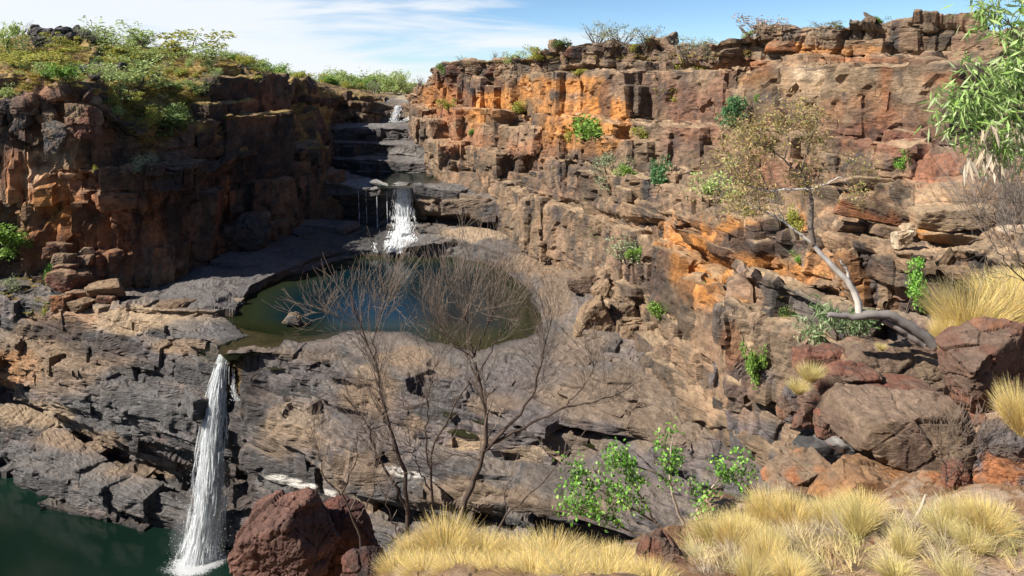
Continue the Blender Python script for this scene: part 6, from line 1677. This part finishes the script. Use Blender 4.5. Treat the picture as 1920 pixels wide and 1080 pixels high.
leafy_tree('grey green narrow leaved shrub under the grey fallen trunk', [
    ([(1585,650),(1570,625),(1550,600),(1535,590)], .02, .006, 10, None), ([(1585,650),(1590,620),(1600,605)], .02, .006, 10, None), ([(1585,650),(1610,630),(1625,615)], .02, .006, 8, None), ([(1570,640),(1545,625),(1525,622)], .012, .005, 8, None)],
    15.6, (.2, .16, .12), [(.20, .27, .12), (.14, .21, .08), (.30, .34, .20), (.10, .17, .06)], 42, name='shrub', cat='shrub', L=.26, leaf=.15, lw=.035, per=7, lev=1, fuzz=.08, droop=.8)
# --- eucalypt reaching in from the right
leafy_tree('slender tree with long drooping leaves and pale dead clusters reaching in at the right edge', [
    ([(2158,1150),(2128,800),(2098,500),(2078,200),(2068,-100)], .06, .03, 0, PW_), ([(2078,200),(2018,160),(1958,120),(1908,70),(1888,30)], .016, .005, 26, None), ([(2073,60),(2018,40),(1958,20),(1918,-30)], .014, .005, 22, None),
    ([(2088,330),(2018,260),(1948,220),(1878,200),(1828,195)], .014, .004, 26, None), ([(1948,220),(1908,250),(1868,255),(1838,250)], .008, .003, 12, None), ([(2018,160),(1968,170),(1918,160),(1868,150)], .010, .003, 16, None),
    ([(2093,420),(2018,330),(1958,290),(1898,280)], .012, .004, 14, None), ([(2068,-60),(1998,-40),(1938,-60)], .012, .004, 12, None)],
    5.2, DK, [(.20, .30, .08), (.28, .38, .13), (.14, .22, .05), (.34, .40, .20)], 43, L=.22, leaf=.115, lw=.019, per=5, lev=1, spreadp=.55, upp=-.02, droop=.9, minr=.002, fuzz=.03)
leafy_tree('cluster of dead cream coloured leaves hanging on thin twigs at the right edge', [
    ([(2000,240),(1910,230),(1870,240),(1850,290)], .005, .002, 5, None), ([(1870,240),(1835,250),(1815,285)], .004, .002, 3, None)],
    5.1, DK, [(.40, .33, .24), (.32, .25, .17), (.46, .40, .31)], 44, name='dead_leaf_cluster', cat='dead leaves', L=.12, leaf=.14, lw=.024, per=3, lev=1, upp=-.35, droop=3.5, minr=.0015, fuzz=.012, cname='leaves')

# ------------------------------------------------------------------ labels that single out each repeat
ORDW = ['leftmost', 'second from the left', 'third from the left', 'fourth from the left', 'fifth from the left', 'sixth from the left', 'seventh from the left', 'eighth from the left', 'ninth from the left', 'tenth from the left',
        'eleventh from the left', 'twelfth from the left']
def relabel(group, what, zones):
    """zones: (px, py, phrase). Each member goes to its nearest zone and is counted from the left there, far ones before near ones."""
    obs = [o for o in COL.objects if o.parent is None and o.get('group') == group]
    buck = {}
    for o in obs:
        x, y, z = o.location; px = 960 + F * x / y; py = H0 - F * z / y
        k = min(range(len(zones)), key=lambda q: ((px - zones[q][0]) ** 2 + ((py - zones[q][1]) * 1.3) ** 2))
        buck.setdefault(k, []).append((px, py, o))
    for k, lst in buck.items():
        parts = [('', lst)]
        if len(lst) > 12:
            ys = sorted(p[1] for p in lst); nsp = -(-len(lst) // 12)
            cut = [ys[int(len(ys) * (q + 1) / nsp) - 1] for q in range(nsp)]
            nm = {2: ['upper ', 'lower '], 3: ['upper ', 'middle ', 'lower '], 4: ['top ', 'upper ', 'lower ', 'bottom ']}[min(nsp, 4)]
            parts = [(nm[q], [p for p in lst if p[1] <= cut[q] and (q == 0 or p[1] > cut[q - 1])]) for q in range(min(nsp, 4))]
        for pre, sub in parts:
            sub.sort(key=lambda p: p[0])
            for n_, (px, py, o) in enumerate(sub[:12]):
                if len(sub) == 1: o['label'] = (pre + what + ' ' + zones[k][2]).strip()
                else: o['label'] = ORDW[n_] + ' of the ' + pre + what + 's ' + zones[k][2]
NZ = [(1400, 1040, 'by the round dark boulder'), (1560, 1000, 'before the orange topped boulder'), (1700, 1020, 'around the bleached stick'), (1880, 990, 'under the stacked pair of rocks')]
relabel('golden tussocks at the bottom right', 'golden tussock', NZ)
relabel('straw tussocks at the bottom right', 'straw coloured tussock', NZ)
relabel('loose stones on the near ground', 'loose stone', NZ + [(1800, 900, 'near the bare twiggy bush')])
HZ = [(40, 110, 'at the left edge of the hill'), (130, 110, 'below the black boulder heap'), (240, 110, 'under the hilltop trees'), (370, 120, 'at the right shoulder of the hill'), (120, 160, 'just above the spur rim'), (250, 200, 'low on the grassy slope')]
for k, w in (('pale', 'pale green shrub'), ('olive', 'yellow green shrub'), ('dark', 'small dark shrub'), ('wispy', 'thin grey shrub'), ('brown', 'dry brown shrub')):
    relabel(k + ' shrubs on the left hillside', w, HZ)
TZ = [(460, 130, 'behind the shaded cliff rim'), (560, 155, 'left of the canyon head'), (650, 165, 'straight above the canyon head'), (740, 170, 'right above the highest waterfall')]
for k, w in (('pale', 'distant pale green tree'), ('olive', 'distant yellow green tree'), ('green', 'distant fresh green tree'), ('tall', 'distant thin tree'), ('wispy', 'distant grey sparse tree')):
    relabel(k + ' trees of the distant belt', w, TZ)
relabel('black boulders of the hilltop heap', 'black heaped boulder', [(80, 60, 'at the left of the hilltop'), (115, 55, 'in the middle of the hilltop'), (150, 65, 'at the right of the hilltop')])
relabel('black boulders among the hillside shrubs', 'black boulder', [(150, 130, 'among the hillside shrubs')])
for k in ('pale', 'olive', 'green'):
    relabel(k + ' trees far out on the plateau', 'very distant ' + {'pale': 'pale green', 'olive': 'yellow green', 'green': 'dark green'}[k] + ' tree', [(600, 160, 'left of the canyon head'), (730, 160, 'above the highest waterfall')])
